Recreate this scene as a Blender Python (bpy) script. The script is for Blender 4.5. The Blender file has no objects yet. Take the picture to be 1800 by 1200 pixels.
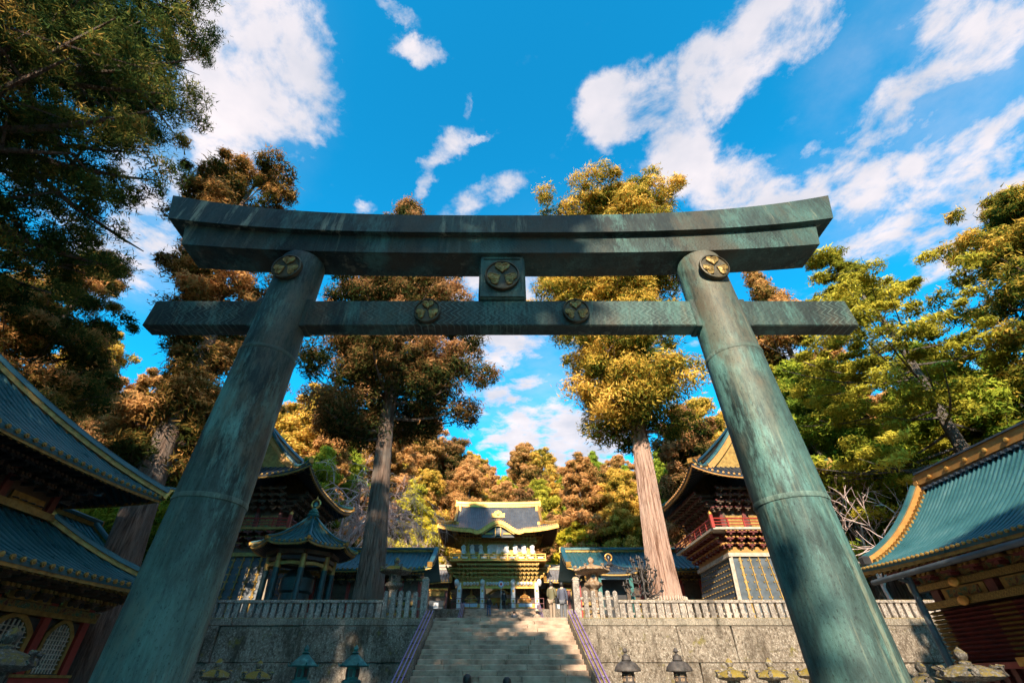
import bpy, math, random
import numpy as np
from mathutils import Vector

R = math.radians
SC = bpy.context.scene
COL = SC.collection
rnd = random.Random(7)

# ------------------------------------------------------------------ camera
HC = 1.5                                   # eye height
cam_data = bpy.data.cameras.new('camera')
cam = bpy.data.objects.new('camera', cam_data)
COL.objects.link(cam)
cam.location = (0, 0, HC)
cam.rotation_euler = (R(90 + 36.87), R(0.0), R(0.0))
cam_data.lens = 16.0
cam_data.sensor_width = 36.0
cam_data.shift_x = 20 / 1800
cam_data.clip_start = 0.05
cam_data.clip_end = 3000
SC.camera = cam

# ------------------------------------------------------------------ sky and sun
SUN_EL, SUN_AZ = 28.0, 10.0                # elevation; degrees left of straight behind the camera
sd = Vector((-math.sin(R(SUN_AZ)) * math.cos(R(SUN_EL)), -math.cos(R(SUN_AZ)) * math.cos(R(SUN_EL)), math.sin(R(SUN_EL))))
sun_data = bpy.data.lights.new('sun', 'SUN')
sun_data.energy = 5.0
sun_data.angle = R(0.5)
sun_data.color = (1.0, 0.85, 0.66)
sun = bpy.data.objects.new('sun', sun_data)
COL.objects.link(sun)
sun.rotation_euler = (-sd).to_track_quat('-Z', 'Y').to_euler()

world = bpy.data.worlds.new('World')
SC.world = world
world.use_nodes = True


def build_world():
    nt = world.node_tree
    N, L = nt.nodes, nt.links
    for n in list(N):
        N.remove(n)

    def math_(op, a, b=None, clamp=False):
        n = N.new('ShaderNodeMath'); n.operation = op; n.use_clamp = clamp
        for i, x in enumerate((a, b)):
            if x is None:
                continue
            if isinstance(x, (int, float)):
                n.inputs[i].default_value = x
            else:
                L.new(x, n.inputs[i])
        return n.outputs[0]

    out = N.new('ShaderNodeOutputWorld'); bg = N.new('ShaderNodeBackground')
    sky = N.new('ShaderNodeTexSky'); sky.sky_type = 'NISHITA'; sky.sun_disc = False
    sky.sun_elevation = R(SUN_EL); sky.sun_rotation = math.atan2(sd.x, sd.y)
    sky.air_density = 1.0; sky.dust_density = 0.4; sky.ozone_density = 3.0; sky.altitude = 600
    tint = N.new('ShaderNodeMix'); tint.data_type = 'RGBA'; tint.blend_type = 'MULTIPLY'; tint.inputs[0].default_value = 1.0
    L.new(sky.outputs[0], tint.inputs[6]); tint.inputs[7].default_value = (0.05, 1.12, 1.24, 1)
    # clouds on a flat layer overhead: p = direction.xy / direction.z
    tc = N.new('ShaderNodeTexCoord'); sep = N.new('ShaderNodeSeparateXYZ')
    L.new(tc.outputs['Generated'], sep.inputs[0])
    z = math_('MAXIMUM', sep.outputs[2], 0.06)
    px = math_('DIVIDE', sep.outputs[0], z); py = math_('DIVIDE', sep.outputs[1], z)
    comb = N.new('ShaderNodeCombineXYZ'); L.new(px, comb.inputs[0]); L.new(py, comb.inputs[1])

    def noise(scale, detail, rough=0.6, src=comb.outputs[0], dist=0.0):
        n = N.new('ShaderNodeTexNoise'); n.inputs['Scale'].default_value = scale
        n.inputs['Detail'].default_value = detail; n.inputs['Roughness'].default_value = rough
        n.inputs['Distortion'].default_value = dist
        L.new(src, n.inputs['Vector'])
        return n
    warp = noise(7.0, 7, 0.66)
    vsub = N.new('ShaderNodeVectorMath'); vsub.operation = 'SUBTRACT'
    L.new(warp.outputs['Color'], vsub.inputs[0]); vsub.inputs[1].default_value = (0.5, 0.5, 0.5)
    vsc = N.new('ShaderNodeVectorMath'); vsc.operation = 'SCALE'; L.new(vsub.outputs[0], vsc.inputs[0]); vsc.inputs['Scale'].default_value = 0.13
    vadd = N.new('ShaderNodeVectorMath'); vadd.operation = 'ADD'; L.new(comb.outputs[0], vadd.inputs[0]); L.new(vsc.outputs[0], vadd.inputs[1])

    def pp(x, y):                           # direction of a sky point -> cloud layer
        u, v = (x - 880) / 800, (600 - y) / 800
        return np.array((u / (.6 + .8 * v), (.8 - .6 * v) / (.6 + .8 * v)))
    clouds = [  # x, y, long half axis, short half axis, angle (deg, image), density, softness
        (450, 120, 185, 128, 60, 1.0, 0.42), (400, 225, 140, 80, 100, 1.0, 0.7), (250, 420, 130, 100, 130, 0.8, 0.7),
        (1110, 195, 120, 62, -25, 1.0, 0.4), (1240, 140, 150, 75, -35, 1.0, 0.45), (1370, 50, 150, 75, -40, 0.95, 0.5),
        (1195, 265, 110, 70, 65, 1.0, 0.5), (1290, 330, 150, 58, 10, 0.95, 0.7), (1180, 215, 80, 60, 0, 1.0, 0.5),
        (1570, 190, 200, 62, -33, 0.85, 1.2), (1720, 70, 190, 120, -50, 0.72, 1.3), (1560, 330, 230, 75, -15, 0.92, 1.1), (1740, 330, 120, 90, -30, 0.85, 1.1),
        (1700, 265, 170, 44, -38, 0.85, 1.0), (1620, 430, 150, 60, 15, 0.85, 0.9), (1430, 255, 40, 14, -40, 0.6, 0.8),
        (775, 275, 70, 26, -38, 0.85, 1.0), (742, 325, 55, 20, -70, 0.8, 1.0), (840, 240, 40, 10, -20, 0.6, 0.9),
        (745, 95, 52, 24, 20, 0.7, 0.9), (690, 25, 60, 18, 30, 0.6, 0.9), (540, 30, 30, 60, 0, 0.5, 0.9),
        (860, 345, 90, 30, -25, 0.8, 1.0), (645, 362, 25, 16, 0, 0.6, 0.9), (820, 190, 14, 24, 0, 0.5, 0.9),
        (880, 600, 115, 55, -20, 0.9, 0.8), (890, 690, 80, 30, -10, 0.8, 1.0), (985, 775, 150, 60, 0, 1.0, 0.6),
        (820, 500, 90, 45, 0, 0.8, 0.7), (1370, 640, 60, 40, 20, 0.7, 0.8), (240, 330, 60, 60, 0, 0.55, 0.9), (940, 500, 60, 40, 0, 0.7, 0.7),
    ]
    def layer(items, k_):
        acc = None
        for (x, y, la, sa, ang, dens, soft) in items:
            c = pp(x, y); ca, sn = math.cos(R(ang)), math.sin(R(ang))
            J = np.stack([(pp(x + la * ca, y + la * sn) - c), (pp(x - sa * sn, y + sa * ca) - c)], axis=1)
            Ji = np.linalg.inv(J)
            sub = N.new('ShaderNodeVectorMath'); sub.operation = 'SUBTRACT'; L.new(vadd.outputs[0], sub.inputs[0]); sub.inputs[1].default_value = (c[0], c[1], 0)
            d = []
            for k in range(2):
                dt = N.new('ShaderNodeVectorMath'); dt.operation = 'DOT_PRODUCT'; L.new(sub.outputs[0], dt.inputs[0]); dt.inputs[1].default_value = (Ji[k, 0], Ji[k, 1], 0)
                d.append(math_('POWER', math_('ABSOLUTE', dt.outputs['Value']), 2.0))
            rr = math_('SQRT', math_('ADD', d[0], d[1]))
            mr = N.new('ShaderNodeMapRange'); mr.interpolation_type = 'SMOOTHSTEP'
            L.new(rr, mr.inputs[0]); mr.inputs[1].default_value = 1.25 + soft * .30; mr.inputs[2].default_value = max(.05, .75 - soft * .55)
            mr.inputs[3].default_value = 0; mr.inputs[4].default_value = dens * k_
            acc = mr.outputs[0] if acc is None else math_('MAXIMUM', acc, mr.outputs[0])
        return acc
    acc = layer(clouds, .96)
    veil = layer([(1680, 150, 260, 150, -35, .34, 1.3), (1560, 350, 230, 80, -10, .34, 1.3), (390, 240, 130, 150, 20, .35, 1.3), (930, 680, 120, 110, 0, .3, 1.3), (270, 420, 130, 110, 0, .45, 1.3)], 1.0)
    gen = noise(0.9, 6, 0.55, src=vadd.outputs[0])            # loose cloud elsewhere, thickened out of view to neutralise the blue sky light
    gm = N.new('ShaderNodeMapRange'); gm.interpolation_type = 'SMOOTHSTEP'; L.new(gen.outputs[0], gm.inputs[0])
    gm.inputs[1].default_value = 0.40; gm.inputs[2].default_value = 0.62; gm.inputs[3].default_value = 0; gm.inputs[4].default_value = 0.95
    far = N.new('ShaderNodeMapRange'); L.new(py, far.inputs[0])    # the photographed clouds fill the sky ahead
    far.inputs[1].default_value = 0.2; far.inputs[2].default_value = -0.2; far.inputs[3].default_value = 0.3; far.inputs[4].default_value = 1.0
    acc = math_('MAXIMUM', acc, math_('MULTIPLY', gm.outputs[0], far.outputs[0]))
    det = noise(7.2, 12, 0.62, dist=0.2)
    edge = math_('ADD', acc, math_('MULTIPLY', math_('SUBTRACT', det.outputs[0], 0.5), 2.7))
    dm = N.new('ShaderNodeMapRange'); dm.interpolation_type = 'SMOOTHSTEP'; L.new(edge, dm.inputs[0])
    dm.inputs[1].default_value = 0.26; dm.inputs[2].default_value = 1.0; dm.inputs[3].default_value = 0.0; dm.inputs[4].default_value = 1.0
    pres = N.new('ShaderNodeMapRange'); L.new(acc, pres.inputs[0]); pres.inputs[1].default_value = 0.02; pres.inputs[2].default_value = 0.3
    acc = math_('MULTIPLY', dm.outputs[0], math_('MULTIPLY', pres.outputs[0], 0.96), clamp=True)
    vn = N.new('ShaderNodeMapRange'); L.new(noise(3.5, 6, 0.6).outputs[0], vn.inputs[0]); vn.inputs[1].default_value = 0.3; vn.inputs[2].default_value = 0.65
    acc = math_('MAXIMUM', acc, math_('MULTIPLY', veil, vn.outputs[0]))
    shade = noise(3.2, 5, 0.55)
    cr = N.new('ShaderNodeValToRGB'); L.new(shade.outputs[0], cr.inputs[0])
    cr.color_ramp.elements[0].position = 0.36; cr.color_ramp.elements[0].color = (2.3, 2.3, 2.55, 1)
    cr.color_ramp.elements[1].position = 0.62; cr.color_ramp.elements[1].color = (3.3, 3.0, 3.05, 1)
    mix = N.new('ShaderNodeMix'); mix.data_type = 'RGBA'
    L.new(acc, mix.inputs[0]); L.new(tint.outputs[2], mix.inputs[6]); L.new(cr.outputs[0], mix.inputs[7])
    L.new(mix.outputs[2], bg.inputs[0]); bg.inputs[1].default_value = 0.15
    L.new(bg.outputs[0], out.inputs[0])


build_world()
SC.view_settings.view_transform = 'Standard'
SC.view_settings.look = 'None'
SC.view_settings.exposure = 1.12
SC.view_settings.gamma = 1.0
SC.render.engine = 'CYCLES'
SC.cycles.max_bounces = 4
SC.cycles.diffuse_bounces = 3
SC.cycles.use_adaptive_sampling = True
SC.cycles.adaptive_threshold = 0.03
world.cycles.sampling_method = 'MANUAL'
world.cycles.sample_map_resolution = 256
SC.cycles.glossy_bounces = 2
SC.cycles.transmission_bounces = 3
SC.cycles.transparent_max_bounces = 4
SC.cycles.use_denoising = True
SC.cycles.sample_clamp_indirect = 6.0


# ------------------------------------------------------------------ helpers
def at(x, y, Y):
    """real point at depth Y that stands where the photograph shows (x, y)"""
    u, v = (x - 880) / 800, (600 - y) / 800
    k = Y / (.8 - .6 * v)
    return Vector((u * k, Y, HC + (.6 + .8 * v) * k))


ORG = {}


def finish(o, parent, org):
    COL.objects.link(o)
    if parent is not None:
        o.parent = parent
    ORG[o.name] = org
    return o


def thing(name, label, cat, loc=(0, 0, 0), group=None):
    o = bpy.data.objects.new(name, None)
    o.empty_display_size = 0.2
    o.location = loc
    o['label'] = label
    o['category'] = cat
    if group:
        o['group'] = group
    finish(o, None, Vector(loc))
    return o


def tag(o, label, cat, group=None):
    o['label'] = label
    o['category'] = cat
    if group:
        o['group'] = group
    return o


def dup(root, loc, rz=0.0, label=None, scale=None):
    r = root.copy(); COL.objects.link(r); r.location = loc; r.rotation_euler = (0, 0, rz)
    if scale is not None:
        r.scale = scale
    if label:
        r['label'] = label
    for ch in root.children:
        c = ch.copy(); COL.objects.link(c); c.parent = r
        for g in ch.children:
            d = g.copy(); COL.objects.link(d); d.parent = c
    return r


class MB:
    def __init__(s):
        s.v = []; s.f = []

    def add(s, vs, fs):
        o = len(s.v); s.v.extend(vs); s.f.extend([tuple(i + o for i in f) for f in fs]); return s

    def box(s, c, d, rz=0.0, e=None, n=None):
        """box centred at c with size d; e, n: horizontal axes for its first two sizes"""
        if e is None:
            e = (math.cos(rz), math.sin(rz)); n = (-math.sin(rz), math.cos(rz))
        vs = []
        for k in (-.5, .5):
            for (i, j) in ((-.5, -.5), (.5, -.5), (.5, .5), (-.5, .5)):
                vs.append((c[0] + e[0] * i * d[0] + n[0] * j * d[1], c[1] + e[1] * i * d[0] + n[1] * j * d[1], c[2] + k * d[2]))
        return s.add(vs, [(3, 2, 1, 0), (4, 5, 6, 7), (0, 1, 5, 4), (1, 2, 6, 5), (2, 3, 7, 6), (3, 0, 4, 7)])

    def cbox(s, c, d, ch=0.02):
        """box with chamfered edges"""
        hx, hy, hz = d[0] / 2, d[1] / 2, d[2] / 2
        vs = []; idx = {}
        for sx in (-1, 1):
            for sy in (-1, 1):
                for sz in (-1, 1):
                    for ax in range(3):
                        p = [sx * hx, sy * hy, sz * hz]
                        for k in range(3):
                            if k != ax:
                                p[k] -= (sx, sy, sz)[k] * ch
                        idx[(sx, sy, sz, ax)] = len(vs)
                        vs.append((c[0] + p[0], c[1] + p[1], c[2] + p[2]))
        fs = []
        for ax in range(3):
            a, b = [k for k in range(3) if k != ax]
            for sg in (-1, 1):
                q = []
                for (i, j) in ((-1, -1), (1, -1), (1, 1), (-1, 1)):
                    t = [0, 0, 0]; t[ax] = sg; t[a] = i; t[b] = j
                    q.append(idx[(t[0], t[1], t[2], ax)])
                fs.append(tuple(q if (sg > 0) == (ax != 1) else q[::-1]))
        for ax in range(3):
            a, b = [k for k in range(3) if k != ax]
            for i in (-1, 1):
                for j in (-1, 1):
                    t0 = [0, 0, 0]; t0[a] = i; t0[b] = j; t0[ax] = -1
                    t1 = list(t0); t1[ax] = 1
                    q = [idx[(*t0, a)], idx[(*t1, a)], idx[(*t1, b)], idx[(*t0, b)]]
                    fs.append(tuple(q))
        for sx in (-1, 1):
            for sy in (-1, 1):
                for sz in (-1, 1):
                    fs.append(tuple(idx[(sx, sy, sz, k)] for k in range(3)))
        return s.add(vs, fs)

    def grid(s, P):
        n, m = len(P), len(P[0])
        return s.add([tuple(p) for r in P for p in r],
                     [(i * m + j, (i + 1) * m + j, (i + 1) * m + j + 1, i * m + j + 1) for i in range(n - 1) for j in range(m - 1)])

    def sweep(s, path, sec, up=(0, 0, 1), cap=True, scales=None):
        """section sec [(side, up)] swept along path"""
        up = Vector(up); path = [Vector(p) for p in path]; m = len(sec); vs = []
        for i, p in enumerate(path):
            t = (path[min(i + 1, len(path) - 1)] - path[max(i - 1, 0)]).normalized()
            u = up if abs(t.dot(up)) < .98 else Vector((1, 0, 0))
            sd_ = t.cross(u).normalized(); u2 = sd_.cross(t)
            k = 1 if scales is None else scales[i]
            for (a, b) in sec:
                vs.append(tuple(p + sd_ * a * k + u2 * b * k))
        fs = [(i * m + j, i * m + (j + 1) % m, (i + 1) * m + (j + 1) % m, (i + 1) * m + j) for i in range(len(path) - 1) for j in range(m)]
        if cap:
            fs.append(tuple(range(m))[::-1]); fs.append(tuple((len(path) - 1) * m + j for j in range(m)))
        return s.add(vs, fs)

    def tube(s, path, r, n=8, cap=True):
        rs = r if isinstance(r, (list, tuple)) else [r] * len(path)
        return s.sweep(path, [(math.cos(2 * math.pi * k / n), math.sin(2 * math.pi * k / n)) for k in range(n)], cap=cap, scales=rs)

    def bar(s, path, w, h, lift=0.0):
        return s.sweep(path, [(-w / 2, lift), (w / 2, lift), (w / 2, lift + h), (-w / 2, lift + h)])

    def lathe(s, prof, n=16, c=(0, 0, 0), ph=0.0, mod=None):
        vs = []; m = len(prof)
        for k in range(n):
            a = 2 * math.pi * k / n + ph
            for i, (r, z) in enumerate(prof):
                q = r * (mod(a, i) if mod else 1)
                vs.append((c[0] + q * math.cos(a), c[1] + q * math.sin(a), c[2] + z))
        fs = [(k * m + i, ((k + 1) % n) * m + i, ((k + 1) % n) * m + i + 1, k * m + i + 1) for k in range(n) for i in range(m - 1)]
        if prof[0][0] > 1e-4:
            fs.append(tuple(k * m for k in range(n))[::-1])
        if prof[-1][0] > 1e-4:
            fs.append(tuple(k * m + m - 1 for k in range(n)))
        return s.add(vs, fs)

    def poly(s, pts, d):
        """closed outline extruded by the vector d"""
        n = len(pts); d = Vector(d)
        vs = [tuple(p) for p in pts] + [tuple(Vector(p) + d) for p in pts]
        return s.add(vs, [tuple(range(n)), tuple(range(2 * n - 1, n - 1, -1))] + [(i, i + n, (i + 1) % n + n, (i + 1) % n) for i in range(n)])

    def build(s, name, mat, parent=None, smooth=False, org=None, kind=None):
        if org is None:
            org = ORG[parent.name] if parent is not None else Vector((0, 0, 0))
        me = bpy.data.meshes.new(name)
        me.from_pydata([(a - org[0], b - org[1], c - org[2]) for (a, b, c) in s.v], [], s.f)
        me.materials.append(mat)
        if smooth:
            me.polygons.foreach_set('use_smooth', [True] * len(me.polygons))
            try:
                me.set_sharp_from_angle(angle=R(40))
            except Exception:
                pass
        me.update()
        o = bpy.data.objects.new(name, me)
        if parent is None:
            o.location = org
        if kind:
            o['kind'] = kind
        return finish(o, parent, Vector(org))


def place(me_obj, name, parent, loc):
    """another object that shares a mesh, placed at world loc below parent"""
    o = bpy.data.objects.new(name, me_obj.data)
    org = ORG[parent.name]
    o.location = Vector(loc) - org
    o.parent = parent
    COL.objects.link(o)
    ORG[o.name] = org
    return o


# ------------------------------------------------------------------ materials
def mat_base(name):
    m = bpy.data.materials.new(name); m.use_nodes = True
    nt = m.node_tree
    return m, nt, nt.nodes, nt.links, nt.nodes['Principled BSDF']


def mat(name, stops, scale=3.0, rough=0.7, metal=0.0, bump=0.0, detail=8, stretch=(1, 1, 1), nrough=0.6, bscale=None, bdist=0.02, coat=0.0, spec=0.5, rvar=0.0):
    """noise-driven colour through stops [(pos, rgb)], world-space coordinates"""
    m, nt, N, L, P = mat_base(name)
    geo = N.new('ShaderNodeNewGeometry'); mp = N.new('ShaderNodeMapping'); mp.inputs['Scale'].default_value = stretch
    L.new(geo.outputs['Position'], mp.inputs[0])
    n = N.new('ShaderNodeTexNoise'); n.inputs['Scale'].default_value = scale; n.inputs['Detail'].default_value = detail; n.inputs['Roughness'].default_value = nrough
    L.new(mp.outputs[0], n.inputs['Vector'])
    r = N.new('ShaderNodeValToRGB'); L.new(n.outputs[0], r.inputs[0])
    els = r.color_ramp.elements
    for k, (p, c) in enumerate(stops):
        e = els[k] if k < 2 else els.new(p)
        e.position = p; e.color = (*c, 1)
    L.new(r.outputs[0], P.inputs['Base Color'])
    P.inputs['Roughness'].default_value = rough; P.inputs['Metallic'].default_value = metal
    P.inputs['Coat Weight'].default_value = coat; P.inputs['Specular IOR Level'].default_value = spec
    if rvar:
        mr = N.new('ShaderNodeMapRange'); L.new(n.outputs[0], mr.inputs[0]); mr.inputs[1].default_value = .3; mr.inputs[2].default_value = .7
        mr.inputs[3].default_value = rough - rvar; mr.inputs[4].default_value = rough + rvar; L.new(mr.outputs[0], P.inputs['Roughness'])
    if bump:
        n2 = N.new('ShaderNodeTexNoise'); n2.inputs['Scale'].default_value = bscale or scale * 5; n2.inputs['Detail'].default_value = 6
        L.new(mp.outputs[0], n2.inputs['Vector'])
        b = N.new('ShaderNodeBump'); b.inputs['Strength'].default_value = bump; b.inputs['Distance'].default_value = bdist
        L.new(n2.outputs[0], b.inputs['Height']); L.new(b.outputs[0], P.inputs['Normal'])
    return m


def patina(name, relief=None, streak=0.5, dark=(0.010, 0.017, 0.016), mid=(0.026, 0.045, 0.041), pale=(0.07, 0.16, 0.14), brown=(0.055, 0.045, 0.03)):
    """weathered green bronze: run-down streaks, brown bare metal, verdigris bloom"""
    m, nt, N, L, P = mat_base(name)
    geo = N.new('ShaderNodeNewGeometry')

    def nz(scale, st, det=8, ro=0.62):
        mp = N.new('ShaderNodeMapping'); mp.inputs['Scale'].default_value = st; L.new(geo.outputs['Position'], mp.inputs[0])
        n = N.new('ShaderNodeTexNoise'); n.inputs['Scale'].default_value = scale; n.inputs['Detail'].default_value = det; n.inputs['Roughness'].default_value = ro
        L.new(mp.outputs[0], n.inputs['Vector']); return n.outputs[0]

    def ramp(src, stops):
        r = N.new('ShaderNodeValToRGB'); L.new(src, r.inputs[0])
        for k, (p, c) in enumerate(stops):
            e = r.color_ramp.elements[k] if k < 2 else r.color_ramp.elements.new(p)
            e.position = p; e.color = (*c, 1)
        return r.outputs[0]

    def mixc(f, a, b):
        x = N.new('ShaderNodeMix'); x.data_type = 'RGBA'; L.new(f, x.inputs[0]); L.new(a, x.inputs[6])
        if isinstance(b, tuple):
            x.inputs[7].default_value = (*b, 1)
        else:
            L.new(b, x.inputs[7])
        return x.outputs[2]
    def addm(*terms):
        acc_ = None
        for (src, w) in terms:
            m_ = N.new('ShaderNodeMath'); m_.operation = 'MULTIPLY'; L.new(src, m_.inputs[0]); m_.inputs[1].default_value = w
            if acc_ is None:
                acc_ = m_.outputs[0]
            else:
                a_ = N.new('ShaderNodeMath'); a_.operation = 'ADD'; L.new(acc_, a_.inputs[0]); L.new(m_.outputs[0], a_.inputs[1]); acc_ = a_.outputs[0]
        return acc_
    fine = nz(34, (1, 1, .16), 6, .75)             # brushed vertical grain
    blot = nz(4.2, (1, 1, .34), 10, .74)
    big = nz(1.15, (1, 1, .5), 4, .55)
    base = ramp(addm((big, .45), (blot, .35), (fine, .2)), [(0.41, dark), (0.5, mid), (0.59, tuple(.55 * a + .45 * b for a, b in zip(mid, pale)))])
    bl = ramp(addm((nz(1.5, (1, 1, .42), 5, .6), .5), (nz(6.5, (1, 1, .3), 12, .8), .32), (fine, .18)), [(0.505, (0, 0, 0)), (0.59, (.95, .95, .95))])
    c = mixc(bl, base, pale)
    c = mixc(ramp(addm((nz(1.3, (1, 1, .4), 5, .6), .6), (blot, .25), (fine, .15)), [(0.495, (0, 0, 0)), (0.58, (.8, .8, .8))]), c, brown)
    st = ramp(nz(9.0, (1, 1, .045), 6, .66), [(0.545, (0, 0, 0)), (0.62, (streak, streak, streak))])
    st2 = ramp(nz(0.9, (1, 1, .5)), [(0.47, (.03, .03, .03)), (0.6, (1, 1, 1))])
    mu2 = N.new('ShaderNodeMix'); mu2.data_type = 'RGBA'; mu2.blend_type = 'MULTIPLY'; mu2.inputs[0].default_value = 1; L.new(st, mu2.inputs[6]); L.new(st2, mu2.inputs[7])
    c = mixc(mu2.outputs[2], c, (0.26, 0.27, 0.19))
    c = mixc(ramp(nz(60, (1, 1, .5), 4, .7), [(0.57, (0, 0, 0)), (0.66, (.6, .6, .6))]), c, tuple(.6 * q for q in dark))
    P.inputs['Metallic'].default_value = 0.12; P.inputs['Specular IOR Level'].default_value = 0.32
    P.inputs['Roughness'].default_value = 0.6
    height = nz(26, (1, 1, .6), 7)
    bp = N.new('ShaderNodeBump'); bp.inputs['Strength'].default_value = 0.35; bp.inputs['Distance'].default_value = 0.012
    L.new(height, bp.inputs['Height']); nrm = bp.outputs[0]
    if relief:
        sep = N.new('ShaderNodeSeparateXYZ'); L.new(geo.outputs['Position'], sep.inputs[0])

        def rp_(src, p0, p1):
            n = N.new('ShaderNodeMapRange'); L.new(src, n.inputs[0]); n.inputs[1].default_value = p0; n.inputs[2].default_value = p1; n.inputs[3].default_value = .25
            return n.outputs[0]

        def mt(op, a, b=None):
            n = N.new('ShaderNodeMath'); n.operation = op
            for i, x in enumerate((a, b)):
                if x is None:
                    continue
                if isinstance(x, (int, float)):
                    n.inputs[i].default_value = x
                else:
                    L.new(x, n.inputs[i])
            return n.outputs[0]
        if relief == 'zigzag':
            zz = mt('ABSOLUTE', mt('SUBTRACT', mt('FRACT', mt('MULTIPLY', sep.outputs[2], 7.0)), 0.5))
            h = mt('PINGPONG', mt('ADD', mt('MULTIPLY', sep.outputs[0], 13.0), mt('MULTIPLY', zz, 2.4)), 0.5)
            col_h = mt('GREATER_THAN', h, 0.41)
            w = ramp(nz(0.8, (1, 1, .5), 3), [(0.52, (0, 0, 0)), (0.66, (.55, .55, .55))])
            mu3 = N.new('ShaderNodeMath'); mu3.operation = 'MULTIPLY'; L.new(col_h, mu3.inputs[0]); L.new(w, mu3.inputs[1])
            c = mixc(mu3.outputs[0], c, (0.16, 0.24, 0.21))
        else:                                   # overlapping wave scales
            row = mt('FLOOR', mt('MULTIPLY', sep.outputs[2], 17.0))
            fx = mt('SUBTRACT', mt('FRACT', mt('ADD', mt('MULTIPLY', sep.outputs[0], 8.5), mt('MULTIPLY', row, 0.5))), 0.5)
            fz = mt('FRACT', mt('MULTIPLY', sep.outputs[2], 17.0))
            d = mt('SQRT', mt('ADD', mt('POWER', mt('MULTIPLY', mt('ABSOLUTE', fx), 2.0), 2.0), mt('POWER', fz, 2.0)))
            h = mt('PINGPONG', mt('MULTIPLY', d, 1.5), 0.5)
        sn = N.new('ShaderNodeSeparateXYZ'); L.new(geo.outputs['Normal'], sn.inputs[0])
        fc = mt('GREATER_THAN', mt('ABSOLUTE', sn.outputs[1]), 0.7)
        h = mt('MULTIPLY', h, mt('MULTIPLY', fc, rp_(nz(1.4, (1, 1, 1), 4), .36, .6)))
        b2 = N.new('ShaderNodeBump'); b2.inputs['Strength'].default_value = 0.45; b2.inputs['Distance'].default_value = 0.010
        L.new(h, b2.inputs['Height']); L.new(nrm, b2.inputs['Normal']); nrm = b2.outputs[0]
    L.new(c, P.inputs['Base Color']); L.new(nrm, P.inputs['Normal'])
    return m


def leaf_mat(name, stops, trans=0.32):
    m, nt, N, L, P = mat_base(name)
    a = N.new('ShaderNodeAttribute'); a.attribute_name = 'tone'
    r = N.new('ShaderNodeValToRGB'); L.new(a.outputs['Fac'], r.inputs[0])
    for k, (p, c) in enumerate(stops):
        e = r.color_ramp.elements[k] if k < 2 else r.color_ramp.elements.new(p)
        e.position = p; e.color = (*c, 1)
    d = N.new('ShaderNodeBsdfDiffuse'); t = N.new('ShaderNodeBsdfTranslucent'); mx = N.new('ShaderNodeMixShader'); mx.inputs[0].default_value = trans
    L.new(r.outputs[0], d.inputs[0]); L.new(r.outputs[0], t.inputs[0]); L.new(d.outputs[0], mx.inputs[1]); L.new(t.outputs[0], mx.inputs[2])
    L.new(mx.outputs[0], N['Material Output'].inputs[0]); N.remove(P)
    return m


def dark_mix(a, b):
    return tuple(.8 * x + .2 * y for x, y in zip(a, b))


def stone_lichen(name, base, pale, dark, moss=0.0, mosscol=(0.16, 0.13, 0.02), speck=22.0, topmoss=0.0):
    """weathered stone with lichen flecks; moss sits where the stone faces up when topmoss is set"""
    m, nt, N, L, P = mat_base(name)
    geo = N.new('ShaderNodeNewGeometry')

    def nz(scale, det=8, ro=.65, st=(1, 1, 1)):
        mp = N.new('ShaderNodeMapping'); mp.inputs['Scale'].default_value = st; L.new(geo.outputs['Position'], mp.inputs[0])
        n = N.new('ShaderNodeTexNoise'); n.inputs['Scale'].default_value = scale; n.inputs['Detail'].default_value = det; n.inputs['Roughness'].default_value = ro
        L.new(mp.outputs[0], n.inputs['Vector']); return n.outputs[0]

    def rp(src, p0, p1, v=1.0):
        n = N.new('ShaderNodeMapRange'); L.new(src, n.inputs[0]); n.inputs[1].default_value = p0; n.inputs[2].default_value = p1; n.inputs[3].default_value = 0; n.inputs[4].default_value = v
        return n.outputs[0]

    def mixc(f, a, b):
        x = N.new('ShaderNodeMix'); x.data_type = 'RGBA'; L.new(f, x.inputs[0])
        for i, q in ((6, a), (7, b)):
            if isinstance(q, tuple):
                x.inputs[i].default_value = (*q, 1)
            else:
                L.new(q, x.inputs[i])
        return x.outputs[2]
    c = mixc(rp(nz(0.8), .35, .65), base, tuple(.5 * q for q in base))
    oi = N.new('ShaderNodeObjectInfo'); c = mixc(rp(oi.outputs['Random'], 0, 1, .4), c, tuple(.62 * q for q in dark_mix(base, dark)))
    c = mixc(rp(nz(speck, 5, .75), .52, .60, .7), c, pale)
    c = mixc(rp(nz(speck * .8, 5, .75, (1, 1, .6)), .50, .60, .8), c, dark)
    c = mixc(rp(nz(.9, 8, .74, (1, 1, .3)), .50, .64, .85), c, tuple(.8 * q for q in dark))
    if moss:
        c = mixc(rp(nz(1.6, 7, .7), .60 - moss * .1, .72 - moss * .1, .85), c, mosscol)
    if topmoss:
        sep = N.new('ShaderNodeSeparateXYZ'); L.new(geo.outputs['Normal'], sep.inputs[0])
        ad = N.new('ShaderNodeMath'); ad.operation = 'MULTIPLY'
        L.new(rp(sep.outputs[2], .2, .6), ad.inputs[0]); L.new(rp(nz(11, 8, .78), .52 - topmoss * .16, .64 - topmoss * .16, .9), ad.inputs[1])
        c = mixc(ad.outputs[0], c, mosscol)
    L.new(c, P.inputs['Base Color']); P.inputs['Roughness'].default_value = 0.9; P.inputs['Specular IOR Level'].default_value = 0.2
    b = N.new('ShaderNodeBump'); b.inputs['Strength'].default_value = 0.7; b.inputs['Distance'].default_value = 0.03
    L.new(nz(speck * .7, 8, .75), b.inputs['Height']); L.new(b.outputs[0], P.inputs['Normal'])
    return m


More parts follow.
